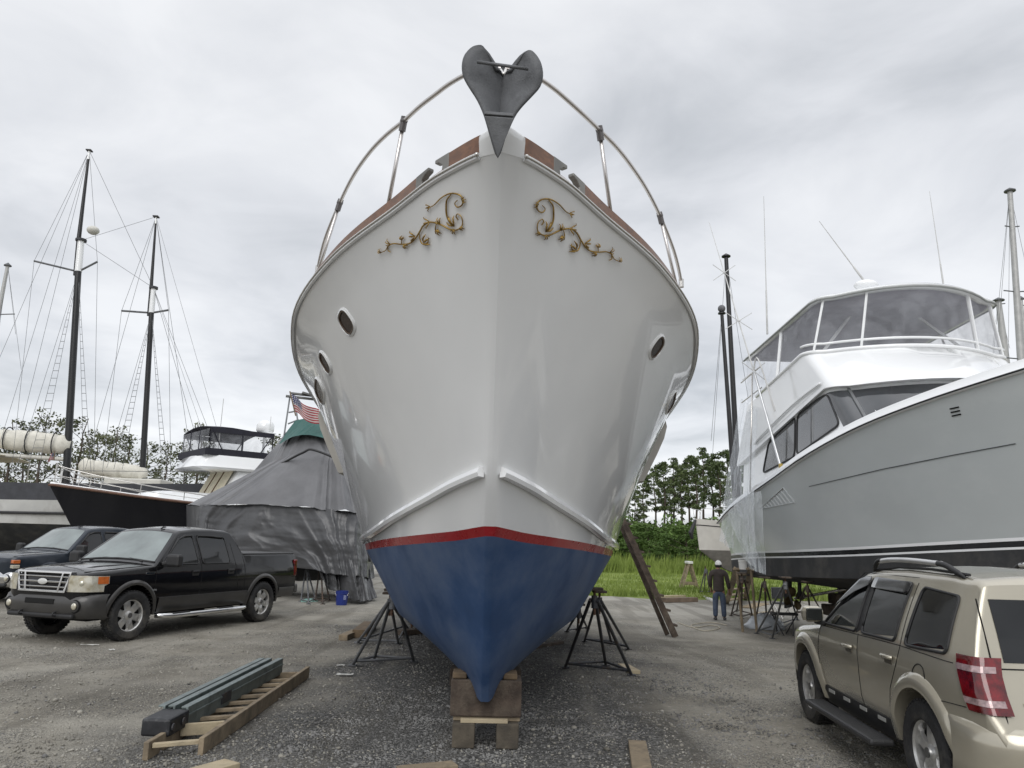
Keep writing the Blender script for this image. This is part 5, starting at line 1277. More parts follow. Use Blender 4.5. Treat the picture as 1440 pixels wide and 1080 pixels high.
def cloth(name, mat, rings, nu, amp, closed=False, fr=30):
    """rings: list of world polylines from top to bottom with equal counts; folds grow towards the bottom"""
    C = [cr(r, 12) for r in rings]; rows = []; nr = 32
    for j in range(nr*(len(C)-1)+1):
        k = min(j//nr, len(C)-2); t = j/nr-k; row = []
        m = len(C[0])-1
        for i in range(nu+1):
            u = i/nu*m; a = int(min(u, m-1)); f = u-a
            p0 = C[k][a].lerp(C[k][a+1], f); p1 = C[k+1][a].lerp(C[k+1][a+1], f); p = p0.lerp(p1, t)
            g = (j/(nr*(len(C)-1)))
            w_ = i/nu+.03*fbm(i/nu*3, g*1.3, 2)+g*(.03+.09*math.sin(i/nu*7.5)+.05*math.sin(i/nu*17+1))
            rd_ = lambda q, z: 1-2*abs(noise.noise(Vector((q, g*.40+z, z))))**.7
            d = amp*(.35+.65*g)*(.55*math.sin(fr*w_)+.75*rd_(w_*9, 3)+.50*rd_(w_*21, 8)+.22*rd_(w_*47, 5)+.5*fbm(i/nu*4, g*2.5, 4))
            row.append(p+Vector((d*.45, -d, d*.25)))
        rows.append(row)
    return MB().grid(rows).build(name, mat, tb, smooth=180, world=True)
# upper silver cover: ridge rope down to the gunwale line
cloth('upper_cover', TARP, [
    [tw(392,622,27), tw(406,606,25.4), tw(440,596,24.6), tw(478,602,24.6), tw(488,615,26.5)],
    [tw(355,665,27), tw(385,650,24.6), tw(440,634,23.4), tw(486,652,23.2), tw(500,672,26)],
    [tw(262,712,27), tw(275,712,23.2), tw(380,712,22.2), tw(500,722,21.8), tw(516,735,26)]], 230, .15)
# skirt of the same tarpaulin, coloured darker for its shaded facing, hanging from the gunwale, pulled up over the stands at its middle
cloth('lower_cover', TARPSHADE, [
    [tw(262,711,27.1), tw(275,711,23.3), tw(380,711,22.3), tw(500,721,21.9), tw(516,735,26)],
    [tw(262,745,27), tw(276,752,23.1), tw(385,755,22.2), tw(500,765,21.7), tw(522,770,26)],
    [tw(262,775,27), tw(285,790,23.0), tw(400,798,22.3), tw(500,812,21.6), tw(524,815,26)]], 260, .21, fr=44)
cloth('hanging_corner', TARPSHADE, [
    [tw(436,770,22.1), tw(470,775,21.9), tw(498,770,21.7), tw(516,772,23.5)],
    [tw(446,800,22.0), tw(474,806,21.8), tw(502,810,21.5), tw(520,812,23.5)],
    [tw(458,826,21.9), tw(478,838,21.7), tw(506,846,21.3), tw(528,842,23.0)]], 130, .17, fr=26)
cloth('green_cover', GREENT, [
    [tw(415,592,25), tw(440,586,24.6), tw(470,588,25), tw(474,590,27)],
    [tw(404,606,25), tw(440,598,24), tw(480,606,24.4), tw(484,606,27)],
    [tw(392,625,24.8), tw(425,612,23.7), tw(478,622,23.6), tw(492,622,27)]], 110, .05)
rp = MB(); rp.tube(cr([tw(362,668,24.2), tw(390,655,23.8), tw(425,637,22.7), tw(442,633,22.6), tw(486,654,22.4), tw(502,690,21.2), tw(512,735,21.0), tw(520,790,20.9)], 8), .035, 6); rp.build('lashing_rope', TRIMBLACK, tb, smooth=180, world=True)
TUBE = M('dull_tower_tube', (.30,.31,.32), .4, .6)
tm = MB()
for a, b in (((398,622),(408,556)), ((421,610),(414,556)), ((468,600),(462,560)), ((487,610),(478,565)), ((405,596),(420,590)), ((400,610),(419,600)), ((406,580),(417,578))): tm.tube([tw(*a,25.2), tw(*b,25.2)], .028, 6)
tm.build('tower_frame', TUBE, tb, world=True)
tp = MB()
for (x0, y0), (x1, y1) in (((402,557),(480,566)), ((408,553),(470,560)), ((425,552),(486,572)), ((440,560),(478,578))): tp.beam(tw(x0,y0,25), tw(x1,y1,25.6), .16, .06)
tp.build('tower_top', M('grey_tower_slats', (.16,.16,.155), .7, var=.3), tb, world=True)
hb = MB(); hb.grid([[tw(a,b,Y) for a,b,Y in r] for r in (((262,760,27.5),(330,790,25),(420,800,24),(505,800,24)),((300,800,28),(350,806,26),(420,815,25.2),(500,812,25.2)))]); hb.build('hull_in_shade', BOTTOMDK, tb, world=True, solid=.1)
# flags
def flag(name, label, P, nu, nv, stripes=True, parent=None):
    """P(u,v) world, u from the hoist, v from the top; stars and stripes laid as one cloth with its own colour nodes"""
    m = MATS.get('flag_cloth')
    if m is None:
        m = bpy.data.materials.new('flag_cloth'); m.use_nodes = True; nt = m.node_tree; N = nt.nodes; L = nt.links; p = N['Principled BSDF']; p.inputs['Roughness'].default_value = .8
        uv = N.new('ShaderNodeUVMap'); uv.uv_map = 'cloth'; sp = N.new('ShaderNodeSeparateXYZ'); L.new(uv.outputs[0], sp.inputs[0])
        def mt(op, a, b=None):
            o = N.new('ShaderNodeMath'); o.operation = op
            for i, v in enumerate((a, b)):
                if v is None: continue
                if isinstance(v, (int, float)): o.inputs[i].default_value = v
                else: L.new(v, o.inputs[i])
            return o.outputs[0]
        st = mt('MODULO', mt('FLOOR', mt('MULTIPLY', sp.outputs['Y'], 12.999)), 2.0)
        mx = N.new('ShaderNodeMix'); mx.data_type = 'RGBA'; L.new(st, mx.inputs[0]); mx.inputs[6].default_value = (.32,.018,.03,1); mx.inputs[7].default_value = (.52,.50,.48,1)
        can = mt('MULTIPLY', mt('LESS_THAN', sp.outputs['X'], .40), mt('LESS_THAN', sp.outputs['Y'], 7/13))
        fx = mt('FRACT', mt('MULTIPLY', sp.outputs['X'], 6/.40)); fy = mt('FRACT', mt('MULTIPLY', sp.outputs['Y'], 5*13/7))
        d = mt('ADD', mt('POWER', mt('SUBTRACT', fx, .5), 2), mt('POWER', mt('SUBTRACT', fy, .5), 2)); star = mt('LESS_THAN', d, .07)
        m2 = N.new('ShaderNodeMix'); m2.data_type = 'RGBA'; L.new(star, m2.inputs[0]); m2.inputs[6].default_value = (.03,.04,.12,1); m2.inputs[7].default_value = (.66,.64,.62,1)
        m3 = N.new('ShaderNodeMix'); m3.data_type = 'RGBA'; L.new(can, m3.inputs[0]); L.new(mx.outputs[2], m3.inputs[6]); L.new(m2.outputs[2], m3.inputs[7]); L.new(m3.outputs[2], p.inputs['Base Color'])
        MATS['flag_cloth'] = m
    rows = [[P(i/nu, j/nv) for i in range(nu+1)] for j in range(nv+1)]
    me = bpy.data.meshes.new('cloth'); vs = [p for r in rows for p in r]; fs = [(j*(nu+1)+i, j*(nu+1)+i+1, (j+1)*(nu+1)+i+1, (j+1)*(nu+1)+i) for j in range(nv) for i in range(nu)]
    pole0, pole1 = P(0, 1.25), P(0, -.10); c = pole0.copy(); root = thing(name, c, label, 'flag')
    me.from_pydata([tuple(v-c) for v in vs], [], fs); l = me.uv_layers.new(name='cloth')
    for f in me.polygons:
        for li in f.loop_indices:
            vi = me.loops[li].vertex_index; l.data[li].uv = ((vi % (nu+1))/nu, (vi//(nu+1))/nv)
    me.materials.append(m); me.shade_smooth(); o = bpy.data.objects.new('cloth', me); COL.objects.link(o); o.parent = root
    MB().tube([pole0, pole1], .02, 6).build('staff', M('flag_staff_wood', (.20,.15,.10), .6), root, world=True)
def FP(u, v):
    a = at(408,555,23.0).lerp(at(448,578,23.0), u); b = at(413,580,23.0).lerp(at(452,600,23.0), u)
    return a.lerp(b, v)+Vector((0, .12*math.sin(u*9+v), .06*math.sin(u*7+1)))
flag('flag', 'large stars and stripes flag flying at the top of the covered boat', FP, 24, 13)
def FP2(u, v):
    a = at(77,635,33.2).lerp(at(70,641,33.2), u); b = at(75,645,33.2).lerp(at(67,650,33.2), u)
    return a.lerp(b, v)+Vector((0, .08*math.sin(u*9+v), 0))
flag('flag', 'small faded stars and stripes flag above the navy bow', FP2, 10, 13)

# ---------------------------------------------------------------- blocking and stands under the white yacht
def wpt(x, y, z): return BM @ Vector((x, y, z))
WOODGREY = M('grey_wet_timber', (.095,.080,.060), .9, var=.35, scale=8, second=(.06,.052,.042), dscale=5, thresh=.55, bump=.4, bscale=50)
cb = thing('keel_block', wpt(.02, 7.2, 0), 'dark timber crib on two short posts carrying the white yacht keel', 'timber block', BOATYAW)
def blk(c, sz, nm, mat, bev=.012): 
    return MB().box(Vector(c)-Vector((.02,7.2,0)), sz).build(nm, mat, cb, bevel=bev)
blk((-.18,7.31,.105), (.20,.32,.21), 'post', WOODGREY); blk((.21,7.31,.105), (.20,.32,.21), 'post', WOODGREY)
blk((.0,7.18,.228), (.42,.05,.035), 'shim', WOODPALE, .004); blk((.02,7.35,.231), (.60,.22,.037), 'shim', WOOD, .004)
nt_ = [(-.31,.252),(.33,.252),(.33,.56),(.15,.56),(.075,.43),(.04,.405),(-.04,.405),(-.075,.43),(-.13,.56),(-.31,.56)]
fn_ = [Vector(((x if abs(x) > .2 else x*.66)-.02, .01, z)) for x, z in nt_]; bn_ = [Vector(((x if abs(x) > .2 else x*1.25)-.02, .33, z)) for x, z in nt_]
MB().grid([fn_, bn_], True, True, True).build('notched_beam', WOODDARK, cb, bevel=.012)
blk((-.235,7.36,.59), (.13,.22,.055), 'wedge', M('ochre_timber', (.13,.092,.055), .8, var=.3, scale=9)); blk((.225,7.36,.59), (.13,.22,.055), 'wedge', M('ochre_timber', (.13,.092,.055), .8))
for i, yy in enumerate((10.2, 13.6)):
    kb = thing('keel_block', wpt(0, yy, 0), 'timber block stack under the middle of the yacht keel' if i == 0 else 'timber block stack under the after end of the yacht keel', 'timber block', BOATYAW)
    for k in range(2): MB().box((0, 0, .10+.21*k-.0), (.9 if k == 0 else .5, .3, .205)).build('timber', WOODDARK, kb, bevel=.012)
G = gnd
JG = 'stands propping the white yacht'
def hullside(y, z, sgn):
    best = None
    for r in ROWS_BOTTOM:
        for p in r:
            d = abs(p.y-y)+abs(p.z-z)*1.5
            if best is None or d < best[0]: best = (d, p)
    p = best[1]; return BM @ Vector((sgn*(p.x+.02), p.y, p.z-.02))
def at_top(px, py, Y): return at(px, py, Y)
jack_stand(at(553,829,9.6), [G(496,936), G(526,928), G(582,931)], 'nearest pipe stand on the left under the blue hull', group=JG, mat=GALV)
jack_stand(at(549,834,11.2), [G(503,904), G(572,882), G(560,905)], 'second pipe stand on the left, just behind the nearest one', group=JG, mat=GALV)
jack_stand(at(580,858,13.0), [G(571,868), G(588,866), G(581,874)], 'small far pipe stand at left under the yacht bilge', group=JG)
jack_stand(at(836,828,9.6), [G(795,939), G(852,936), G(888,950)], 'nearest pipe stand on the right with its foot on a pale board', group=JG)
jack_stand(at(843,832,11.2), [G(822,902), G(860,905), G(884,913)], 'second pipe stand on the right, just behind the nearest one', group=JG)
jack_stand(at(814,850,13.2), [G(797,888), G(812,886), G(826,884)], 'far pipe stand on the right under the yacht bilge', group=JG)
def board(a, b, w, h, label, mat, cat='board', name='board', z=0.0, bev=.006):
    a, b = Vector(a), Vector(b); c = (a+b)/2; root = MB()
    d = (b-a).normalized(); root.beam(a-c+Vector((0,0,h/2+z)), b-c+Vector((0,0,h/2+z)), w, h)
    # a little wear: nudge the corners
    o = root.build(name, mat, None, bevel=bev); o.location = c; return tag(o, label, cat)
board(G(876,938), G(893,948), .16, .05, 'short pale board under the foot of the nearest right stand', WOODPALE)
board(G(482,901), G(500,893), .16, .10, 'weathered board end on the gravel left of the stands', WOOD)
board(G(505,897), G(520,884), .26, .14, 'short brown block beside the left stands', M('ochre_timber', (.13,.092,.055), .8))
board(G(560,893), G(618,889), .18, .09, 'dark timber lying flat behind the left stands', WOODDARK)
board(G(790,905), G(752,912), .10, .05, 'thin dark timber lying under the yacht near the right stands', WOODDARK)
board(G(896,1049), G(905,1100), .16, .05, 'weathered plank lying end-on at the bottom edge of the picture', WOOD)
board(G(326,1080), G(266,1097), .19, .055, 'pale new timber at the bottom edge beside the wooden ladder', WOODPALE)
board(G(640,1078), G(560,1086), .15, .03, 'thin wet board end at the bottom edge before the keel block', WOOD)
# ---------------------------------------------------------------- wooden ladder and folded aluminium ladder on the ground
Ln, Rn, Rf = G(203,1070), G(281,1063), G(432,953)
Lf = Ln+(Rf-Rn)
wl = thing('wooden_ladder', (Ln+Rf)/2, 'home-made wooden ladder lying flat on the gravel in the left foreground', 'ladder')
U3 = Vector((0,0,1))
for a, b in ((Ln, Lf), (Rn, Rf)): MB().beam(a+U3*.07, b+U3*.07, .045, .14).build('rail', WOOD, wl, world=True, bevel=.006)
for t in (.015,.17,.27,.365,.455,.545,.635,.72,.80,.89):
    a, b = Ln.lerp(Lf, t), Rn.lerp(Rf, t); d = (b-a).normalized()
    wide = t in (.17, .89)
    MB().beam(a+d*.024+U3*(.088 if wide else .10), b-d*.024+U3*(.088 if wide else .10), .04 if wide else .055, .10 if wide else .032).build('rung', WOODPALE if t < .2 else WOOD, wl, world=True, bevel=.004)
def plane_pt(x, y, z):
    d = ray(x, y); Y = (z-HCAM)/d.z; return Vector((d.x*Y, Y, z))
a0, a1 = plane_pt(214,1026,.17), plane_pt(385,936,.21)
al = thing('folding_ladder', (a0+a1)/2, 'grey-green folded aluminium ladder with a black end, lying on the wooden ladder', 'ladder')
ALG = M('oxidised_green_aluminium', (.20,.235,.23), .5, .4, var=.2, scale=5, second=(.10,.12,.12), thresh=.6, dscale=6, bump=.1)
ax = (a1-a0).normalized(); sx_ = ax.cross(U3).normalized()
if sx_.x < 0: sx_ = -sx_
s0 = a0+ax*.42
for off_, hh, dz_ in ((.10,.17,.0), (-.02,.16,.012), (-.11,.12,.03)):
    p, q = s0+sx_*off_, a1+sx_*off_-ax*(.06 if off_ < 0 else 0)
    mb = MB().beam(p+U3*dz_, q+U3*dz_, .022, hh)
    for zz in (-1, 1): mb.beam(p+U3*(dz_+zz*hh/2)-sx_*.022, q+U3*(dz_+zz*hh/2)-sx_*.022, .065, .016)
    mb.beam(p+sx_*.014+U3*(dz_+.02), q+sx_*.014+U3*(dz_+.02), .012, .02)
    mb.build('side_rail', ALG, al, world=True, bevel=.003)
for k in range(9):
    c = s0.lerp(a1, .08+.105*k); MB().beam(c-sx_*.11, c+sx_*.09, .06, .03).build('tread', ALG, al, world=True, bevel=.003)
MB().box((a0+ax*.24), (.25,.38,.145), Matrix((sx_, ax, U3)).transposed()).build('end_casting', M('black_ladder_end', (.017,.018,.021), .55, var=.4, scale=14, second=(.12,.12,.12), thresh=.70, dscale=14), al, world=True, bevel=.02)
for k in (.10, .30): MB().lathe([(.001,.012),(.03,.01),(.034,0)], a0+ax*k+sx_*.13, 'x', 12).build('rivet_plate', DARKPIPE, al, world=True)
MB().box(s0.lerp(a1, .33)+sx_*.115, (.012,.24,.10), Matrix((sx_, ax, U3)).transposed()).build('hinge_plate', DARKPIPE, al, world=True, bevel=.004)
# ---------------------------------------------------------------- leaning cleated plank on the right
b0 = G(950,896); b1 = at(849,672, b0.y+.30)
lp = thing('leaning_plank', b0, 'dark weathered plank with step cleats, leaning against the yacht side', 'plank')
dl = (b1-b0).normalized()
MB().beam(b0, b1, .145, .05, (0,-1,.2)).build('stringer', WOODDARK, lp, world=True, bevel=.008)
MB().beam(b0+Vector((-.10,.42,0)), b1+Vector((-.02,.42,.02)), .10, .05, (0,-1,.2)).build('stringer', WOODDARK, lp, world=True, bevel=.008)
for k in range(8):
    c = b0+dl*(.28+.36*k)+Vector((.0,.18,.0)); MB().box(c+Vector((.12,-.02,0)), (.10,.34,.05), Matrix.Rotation(R(8), 3, 'Y')).build('cleat', WOODDARK, lp, world=True, bevel=.006)
# ---------------------------------------------------------------- person
def person():
    f = G(1012,872); root = thing('person', f, 'man in a white cap, dark brown jacket and jeans, seen from behind', 'person', R(-12))
    SKIN = M('skin', (.20,.105,.07), .55, var=.08, scale=12)
    def skin(name, verts, edges, mat, parent, sub=2, rootv=0):
        me = bpy.data.meshes.new(name); me.from_pydata([v[:3] for v in verts], [], edges); me.materials.append(mat)
        o = bpy.data.objects.new(name, me); COL.objects.link(o); o.parent = parent
        k = o.modifiers.new('skin', 'SKIN'); k.use_smooth_shade = True
        sv_ = me.skin_vertices[0].data
        for i, v in enumerate(verts): sv_[i].radius = (v[3], v[4] if len(v) > 4 else v[3]); sv_[i].use_root = (i == rootv)
        s_ = o.modifiers.new('sub', 'SUBSURF'); s_.levels = sub; s_.render_levels = sub
        return o
    # local: x right of picture, y away from the viewer (he faces away), z up; height 1.66
    H = .955
    V = [(0,0,.93*H,.13,.10),(0,0,1.10*H,.12,.09),(0,.0,1.28*H,.14,.10),(0,-.005,1.42*H,.13,.09),(0,.01,1.50*H,.055),(0,.05,1.56*H,.055),(.01,.07,1.63*H,.082,.095),(.012,.075,1.71*H,.075,.085),
         (-.09,0,.88*H,.095),(-.105,.01,.50*H,.062),(-.11,.0,.10*H,.042),(-.115,.10,.035,.035),(-.12,.17,.03,.03),
         (.09,0,.88*H,.095),(.115,-.01,.50*H,.062),(.13,-.02,.10*H,.042),(.15,.08,.035,.035),(.165,.15,.03,.03),
         (-.20,0,1.40*H,.058),(-.235,.03,1.12*H,.045),(-.21,.16,.93*H,.034),(-.20,.20,.88*H,.036,.022),
         (.20,0,1.40*H,.058),(.255,-.01,1.13*H,.045),(.30,.05,.90*H,.034),(.315,.07,.83*H,.036,.022)]
    E_ = [(0,1),(1,2),(2,3),(3,4),(4,5),(5,6),(6,7),(0,8),(8,9),(9,10),(10,11),(11,12),(0,13),(13,14),(14,15),(15,16),(16,17),(3,18),(18,19),(19,20),(20,21),(3,22),(22,23),(23,24),(24,25)]
    for base, hx in ((21, -.20), (25, .315)):
        v = V[base]
        for k, (dx, dy, ln) in enumerate(((-.024,.004,.06),(-.008,.012,.072),(.008,.012,.068),(.024,.004,.055))):
            i = len(V); V.append((v[0]+dx, v[1]+.01+dy, v[2]-.055, .009)); V.append((v[0]+dx*1.05, v[1]+.026+dy, v[2]-.055-ln*.6, .008)); E_ += [(base, i), (i, i+1)]
        i = len(V); V.append((v[0]+(-.03 if hx > 0 else .03), v[1]+.03, v[2]-.03, .010)); V.append((v[0]+(-.034 if hx > 0 else .034), v[1]+.05, v[2]-.065, .009)); E_ += [(base, i), (i, i+1)]
    body_ = skin('body', V, E_, SKIN, root)
    JK = M('brown_jacket', (.040,.031,.028), .85, var=.3, scale=9, bump=.5, bscale=14)
    J = [(0,0,.80*H,.178,.14),(0,0,.92*H,.178,.135),(0,0,1.0*H,.175,.13),(0,0,1.18*H,.175,.13),(0,-.01,1.33*H,.18,.13),(0,-.005,1.44*H,.15,.11),(0,.02,1.51*H,.075),
         (-.20,0,1.41*H,.083),(-.245,.03,1.13*H,.070),(-.215,.15,.95*H,.056),(.20,0,1.41*H,.083),(.262,-.01,1.14*H,.070),(.30,.045,.915*H,.056)]
    skin('jacket', J, [(0,1),(1,2),(2,3),(3,4),(4,5),(5,6),(5,7),(7,8),(8,9),(5,10),(10,11),(11,12)], JK, body_)
    JN = M('blue_jeans', (.048,.066,.105), .85, var=.3, scale=8, bump=.4, bscale=30, second=(.09,.11,.15), thresh=.62, dscale=4)
    skin('jeans', [(0,0,.95*H,.15,.12),(0,0,.88*H,.13,.12),(-.092,0,.80*H,.108),(-.105,.012,.50*H,.085),(-.112,.0,.08*H,.072),(.092,0,.80*H,.108),(.118,-.01,.50*H,.085),(.132,-.02,.08*H,.072)], [(0,1),(1,2),(2,3),(3,4),(1,5),(5,6),(6,7)], JN, body_)
    for x, y, a in ((-.115,.06,.06), (.148,.04,-.1)):
        mb = MB(); rows = []
        for t, w, h in ((-.11,.030,.05),(-.09,.045,.085),(-.02,.048,.085),(.06,.046,.06),(.13,.048,.045),(.17,.036,.035),(.185,.012,.02)):
            rows.append([Vector((x+w*math.cos(q)-a*t, y+t, max(.004, .035*0+h*.5+h*.5*math.sin(q)))) for q in [2*math.pi*k/12 for k in range(12)]])
        mb.grid(rows, True, True, True).build('shoe', TRIMBLACK, body_, smooth=60)
    cp = MB(); rows = []
    for k in range(8):
        a = math.pi/2*k/7; r = .106*math.cos(a)+.001; rows.append([Vector((.012+r*.92*math.cos(q), .072+r*1.08*math.sin(q), 1.655*H+.105*math.sin(a)+.02*math.sin(q))) for q in [2*math.pi*j/20 for j in range(20)]])
    cp.grid(rows, True); c_ = cp.build('cap', M('off_white_cap', (.60,.60,.58), .8, var=.12, scale=20), body_, smooth=180)
    bk = MB().grid([[Vector((.012+.098*math.cos(q)*(1-.25*t), .072+.10*math.sin(q)+.085*t*math.sin(q), 1.66*H+.015-.03*t)) for q in np.linspace(.25, math.pi-.25, 10)] for t in (0,.5,1)]); bk.build('peak', M('dark_peak', (.03,.03,.03), .8), c_, smooth=180, solid=.006)
    hr = MB(); rows = []
    for k in range(6):
        z = 1.56*H+.105*k/5; r = .078+.016*math.sin(math.pi*min(1, k/4)); rows.append([Vector((.012+r*math.cos(q), .062+r*1.06*math.sin(q), z)) for q in np.linspace(math.pi*.95, 2.05*math.pi, 14)])
    hr.grid(rows).build('hair', M('dark_hair', (.012,.010,.009), .7, bump=.5, bscale=80), body_, smooth=180, solid=.012)
    for s_ in (-1, 1): MB().ball((.012+s_*.082, .075, 1.615*H), .026, 8, 6, (.4,.8,1.2)).build('ear', SKIN, body_, smooth=180)
    # face (turned away): nose, eyes and mouth sit on the far side of the head
    MB().ball((.013, .170, 1.62*H), .018, 8, 6, (.8,1.2,1.4)).build('nose', SKIN, body_, smooth=180)
    for s_ in (-1, 1): MB().ball((.013+s_*.032, .157, 1.645*H), .011, 8, 6).build('eye', M('eye_dark', (.05,.04,.035), .2), body_, smooth=180)
    MB().box((.013, .160, 1.585*H), (.045,.012,.008)).build('mouth', M('lips', (.16,.06,.05), .5), body_, bevel=.003)
person()
# ---------------------------------------------------------------- clutter by the grey boat and at the grass edge
def a_frame(px0, px1, ytop, ybot, label):
    g0, g1 = G(px0, ybot), G(px1, ybot); c = (g0+g1)/2; t = at((px0+px1)/2, ytop, c.y); root = thing('sawhorse', c, label, 'sawhorse')
    for dy in (0, .55):
        o = Vector((0, dy, 0))
        for g in (g0, g1): MB().beam(g+o, t+o*.9+(g-c)*.10, .09, .09, (0,1,0)).build('leg', WOOD, root, world=True)
        MB().beam(g0.lerp(t, .22)+o, g1.lerp(t, .22)+o, .04, .14).build('brace', WOOD, root, world=True)
    MB().box(t+Vector((0,.27,.03)), (.26,.75,.12)).build('cap_board', M('white_padding', (.62,.62,.6), .8), root, world=True, bevel=.02)
a_frame(959, 982, 792, 829, 'grey wooden sawhorse with a white padded top on the grass')
MST = M('rusty_stand_pipe', (.075,.062,.055), .75, .3, var=.35, scale=14, second=(.13,.08,.05), thresh=.6, dscale=6)
SG = 'stands around the grey boat'
jack_stand(at(992,796,25), [G(984,834), G(990,832), G(998,834)], 'grey pipe stand standing alone on the grass behind the man', mat=GALV, group=SG, pad=False)
jack_stand(at(1043,806,18.5), [G(1028,866), G(1043,870), G(1058,866), G(1036,860)], 'rusty stand on splayed legs under the stern of the grey boat', mat=MST, group=SG)
jack_stand(at(1075,812,17.2), [G(1064,866), G(1078,872), G(1088,862)], 'dark stand close behind the clear plastic bundle', mat=MST, group=SG)
jack_stand(at(1104,812,15.6), [G(1064,891), G(1086,898), G(1122,872)], 'light grey pipe stand with long raked legs beside the gold car', mat=GALV, group=SG)
jack_stand(at(1135,818,17), [G(1120,862), G(1140,868), G(1155,860)], 'dark stand in the shade behind the car mirror', mat=MST, group=SG)
kbs = thing('keel_block', (8.4, 19, gz(8.4,19)), 'heavy timber block pile under the keel of the grey boat', 'timber block')
for k in range(4): MB().box((0, (k % 2)*.05, .13+.26*k), (1.3 if k % 2 == 0 else .9, .5, .25)).build('timber', WOODDARK, kbs, bevel=.015)
kbs2 = thing('keel_block', (8.4, 14.6, gz(8.4,14.6)), 'timber block pile under the fore foot of the grey boat', 'timber block')
for k in range(4): MB().box((0, (k % 2)*.05, .13+.26*k), (1.3 if k % 2 == 0 else .9, .5, .25)).build('timber', WOODDARK, kbs2, bevel=.015)
# wooden steps
s0_, s1_ = G(1022,848), G(1048,843); st0, st1 = at(1036,800,19.4), at(1056,800,19.2)
stp = thing('wooden_steps', (s0_+s1_)/2, 'short flight of wooden boarding steps standing just right of the man', 'steps')
for a, b in ((s0_, st0), (s1_, st1)): MB().beam(a, b, .05, .16, (0,-1,0)).build('stringer', WOOD, stp, world=True, bevel=.005)
for k in range(5): t = .12+.19*k; MB().beam(s0_.lerp(st0, t), s1_.lerp(st1, t), .22, .035).build('tread', WOOD, stp, world=True, bevel=.004)
for a, b in ((s0_, st0), (s1_, st1)): MB().beam(b, Vector((b.x+.25, b.y+.5, gz(b.x, b.y))), .05, .09).build('back_leg', WOOD, stp, world=True)
MB().beam(st0+Vector((-.04,.1,.0)), st1+Vector((.04,.1,.0)), .30, .04).build('tread', WOOD, stp, world=True)
def bucket(c, r, h, label, mat, name='bucket'):
    root = thing(name, c, label, 'bucket')
    MB().lathe([(.001,.01),(r*.86,.005),(r*.88,.02),(r*.97,h*.80),(r*1.04,h*.81),(r*1.04,h*.86),(r*.99,h*.87),(r*1.02,h),(r*.95,h),(r*.84,.04),(.001,.03)], n=28).build('pail', mat, root, smooth=40)
    MB().tube([Vector((r*1.05*math.cos(q), -.02-r*.3*abs(math.sin(q)), h*.86-r*.75*math.sin(q))) for q in np.linspace(0, math.pi, 15)], .006, 6).build('handle', STEEL, root, smooth=180)
    return root
bb = bucket(G(480,851), .165, .37, 'blue plastic bucket with a worn white print standing before the tarpaulin', M('blue_bucket', (.018,.035,.20), .35, var=.1))
MB().grid([[Vector((.1655*math.cos(q), .1655*math.sin(q), z)) for q in np.linspace(-1.1,-.6,7)] for z in (.15,.27)]).build('worn_print', M('white_print', (.20,.22,.36), .6, var=.5, scale=30), bb)
bucket(at(1045,801,19.3), .11, .24, 'white bucket sitting on the wooden boarding steps', M('white_bucket', (.62,.62,.6), .4), 'bucket')
ld = MB().lathe([(.001,.03),(.20,.03),(.235,.02),(.24,0),(.22,.0)], n=24); o = ld.build('plastic_lid', M('teal_plastic', (.24,.44,.38), .5), None, smooth=40); o.location = G(435,846); o.rotation_euler = (R(12), R(6), 0); tag(o, 'pale teal plastic tray on the ground left of the blue bucket', 'lid')  # flat teal box lid lying on the ground
# plastic bundle
mb = MB(); rows = []
for j in range(9):
    a = math.pi/2*j/8; rows.append([Vector((math.cos(q)*math.cos(a)*.50*(1+.25*fbm(q*2, j*.6)), math.sin(q)*math.cos(a)*.40*(1+.2*fbm(q*3, j*.5, 4)), .01+.36*math.sin(a)*(1+.25*fbm(q*2, j*.4, 8)))) for q in [2*math.pi*k/30 for k in range(30)]])
o = mb.grid(rows, True).build('plastic_bundle', M('milky_plastic', (.46,.49,.52), .25, var=.2, scale=5, coat=.4, bump=.4, bscale=9, alpha=.85), None, smooth=180); o.location = G(1076,884); tag(o, 'crumpled heap of clear plastic on the gravel among the stands', 'plastic sheet')
# folding stool and chair
cst = G(1104,893)
stl = thing('folding_stool', cst, 'black folding work stool standing in front of the stands', 'stool')
MB().box((0,0,.50), (.62,.26,.06)).build('seat', TRIMBLACK, stl, bevel=.02)
for s_ in (-1, 1):
    for d in (-1, 1): MB().tube([(s_*.26, d*.12, .48), (s_*.18*-1*.6+s_*.22, -d*.24, .01)], .016, 6).build('leg', TRIMBLACK, stl)
ch = thing('folding_chair', G(1108,872)+Vector((0,.4,0)), 'grey padded folding chair in the shade beside the stool', 'chair', R(20))
MB().box((0,0,.45), (.42,.42,.05)).build('seat', M('grey_vinyl', (.06,.062,.068), .5), ch, bevel=.02); MB().box((0,.22,.74), (.40,.05,.34)).build('backrest', M('grey_vinyl', (.06,.062,.068), .5), ch, bevel=.02)
for s_ in (-1, 1): MB().tube([(s_*.2,.24,.9),(s_*.2,.20,.45),(s_*.2,-.24,.01)], .014, 6).build('frame', STEEL, ch); MB().tube([(s_*.19,-.2,.45),(s_*.19,.26,.01)], .014, 6).build('frame', STEEL, ch)
board(G(934,847), G(978,846), .30, .16, 'brown timber baulk lying at the edge of the grass', M('brown_timber', (.15,.11,.08), .85, var=.3))
board(G(925,842), G(962,841), .22, .12, 'second timber baulk lying just behind the first on the grass edge', WOODPALE)
board(G(985,838), G(1004,846), .2, .06, 'white painted board on the ground behind the man', M('white_board', (.55,.55,.52), .7))
board(G(1018,846), G(1030,843), .3, .05, 'pale sheet of scrap plywood at the foot of the steps', WOODPALE)
board(G(1050,855), G(1072,849), .5, .03, 'flattened tan cardboard lying under the grey boat', M('cardboard', (.33,.26,.17), .9, var=.2))
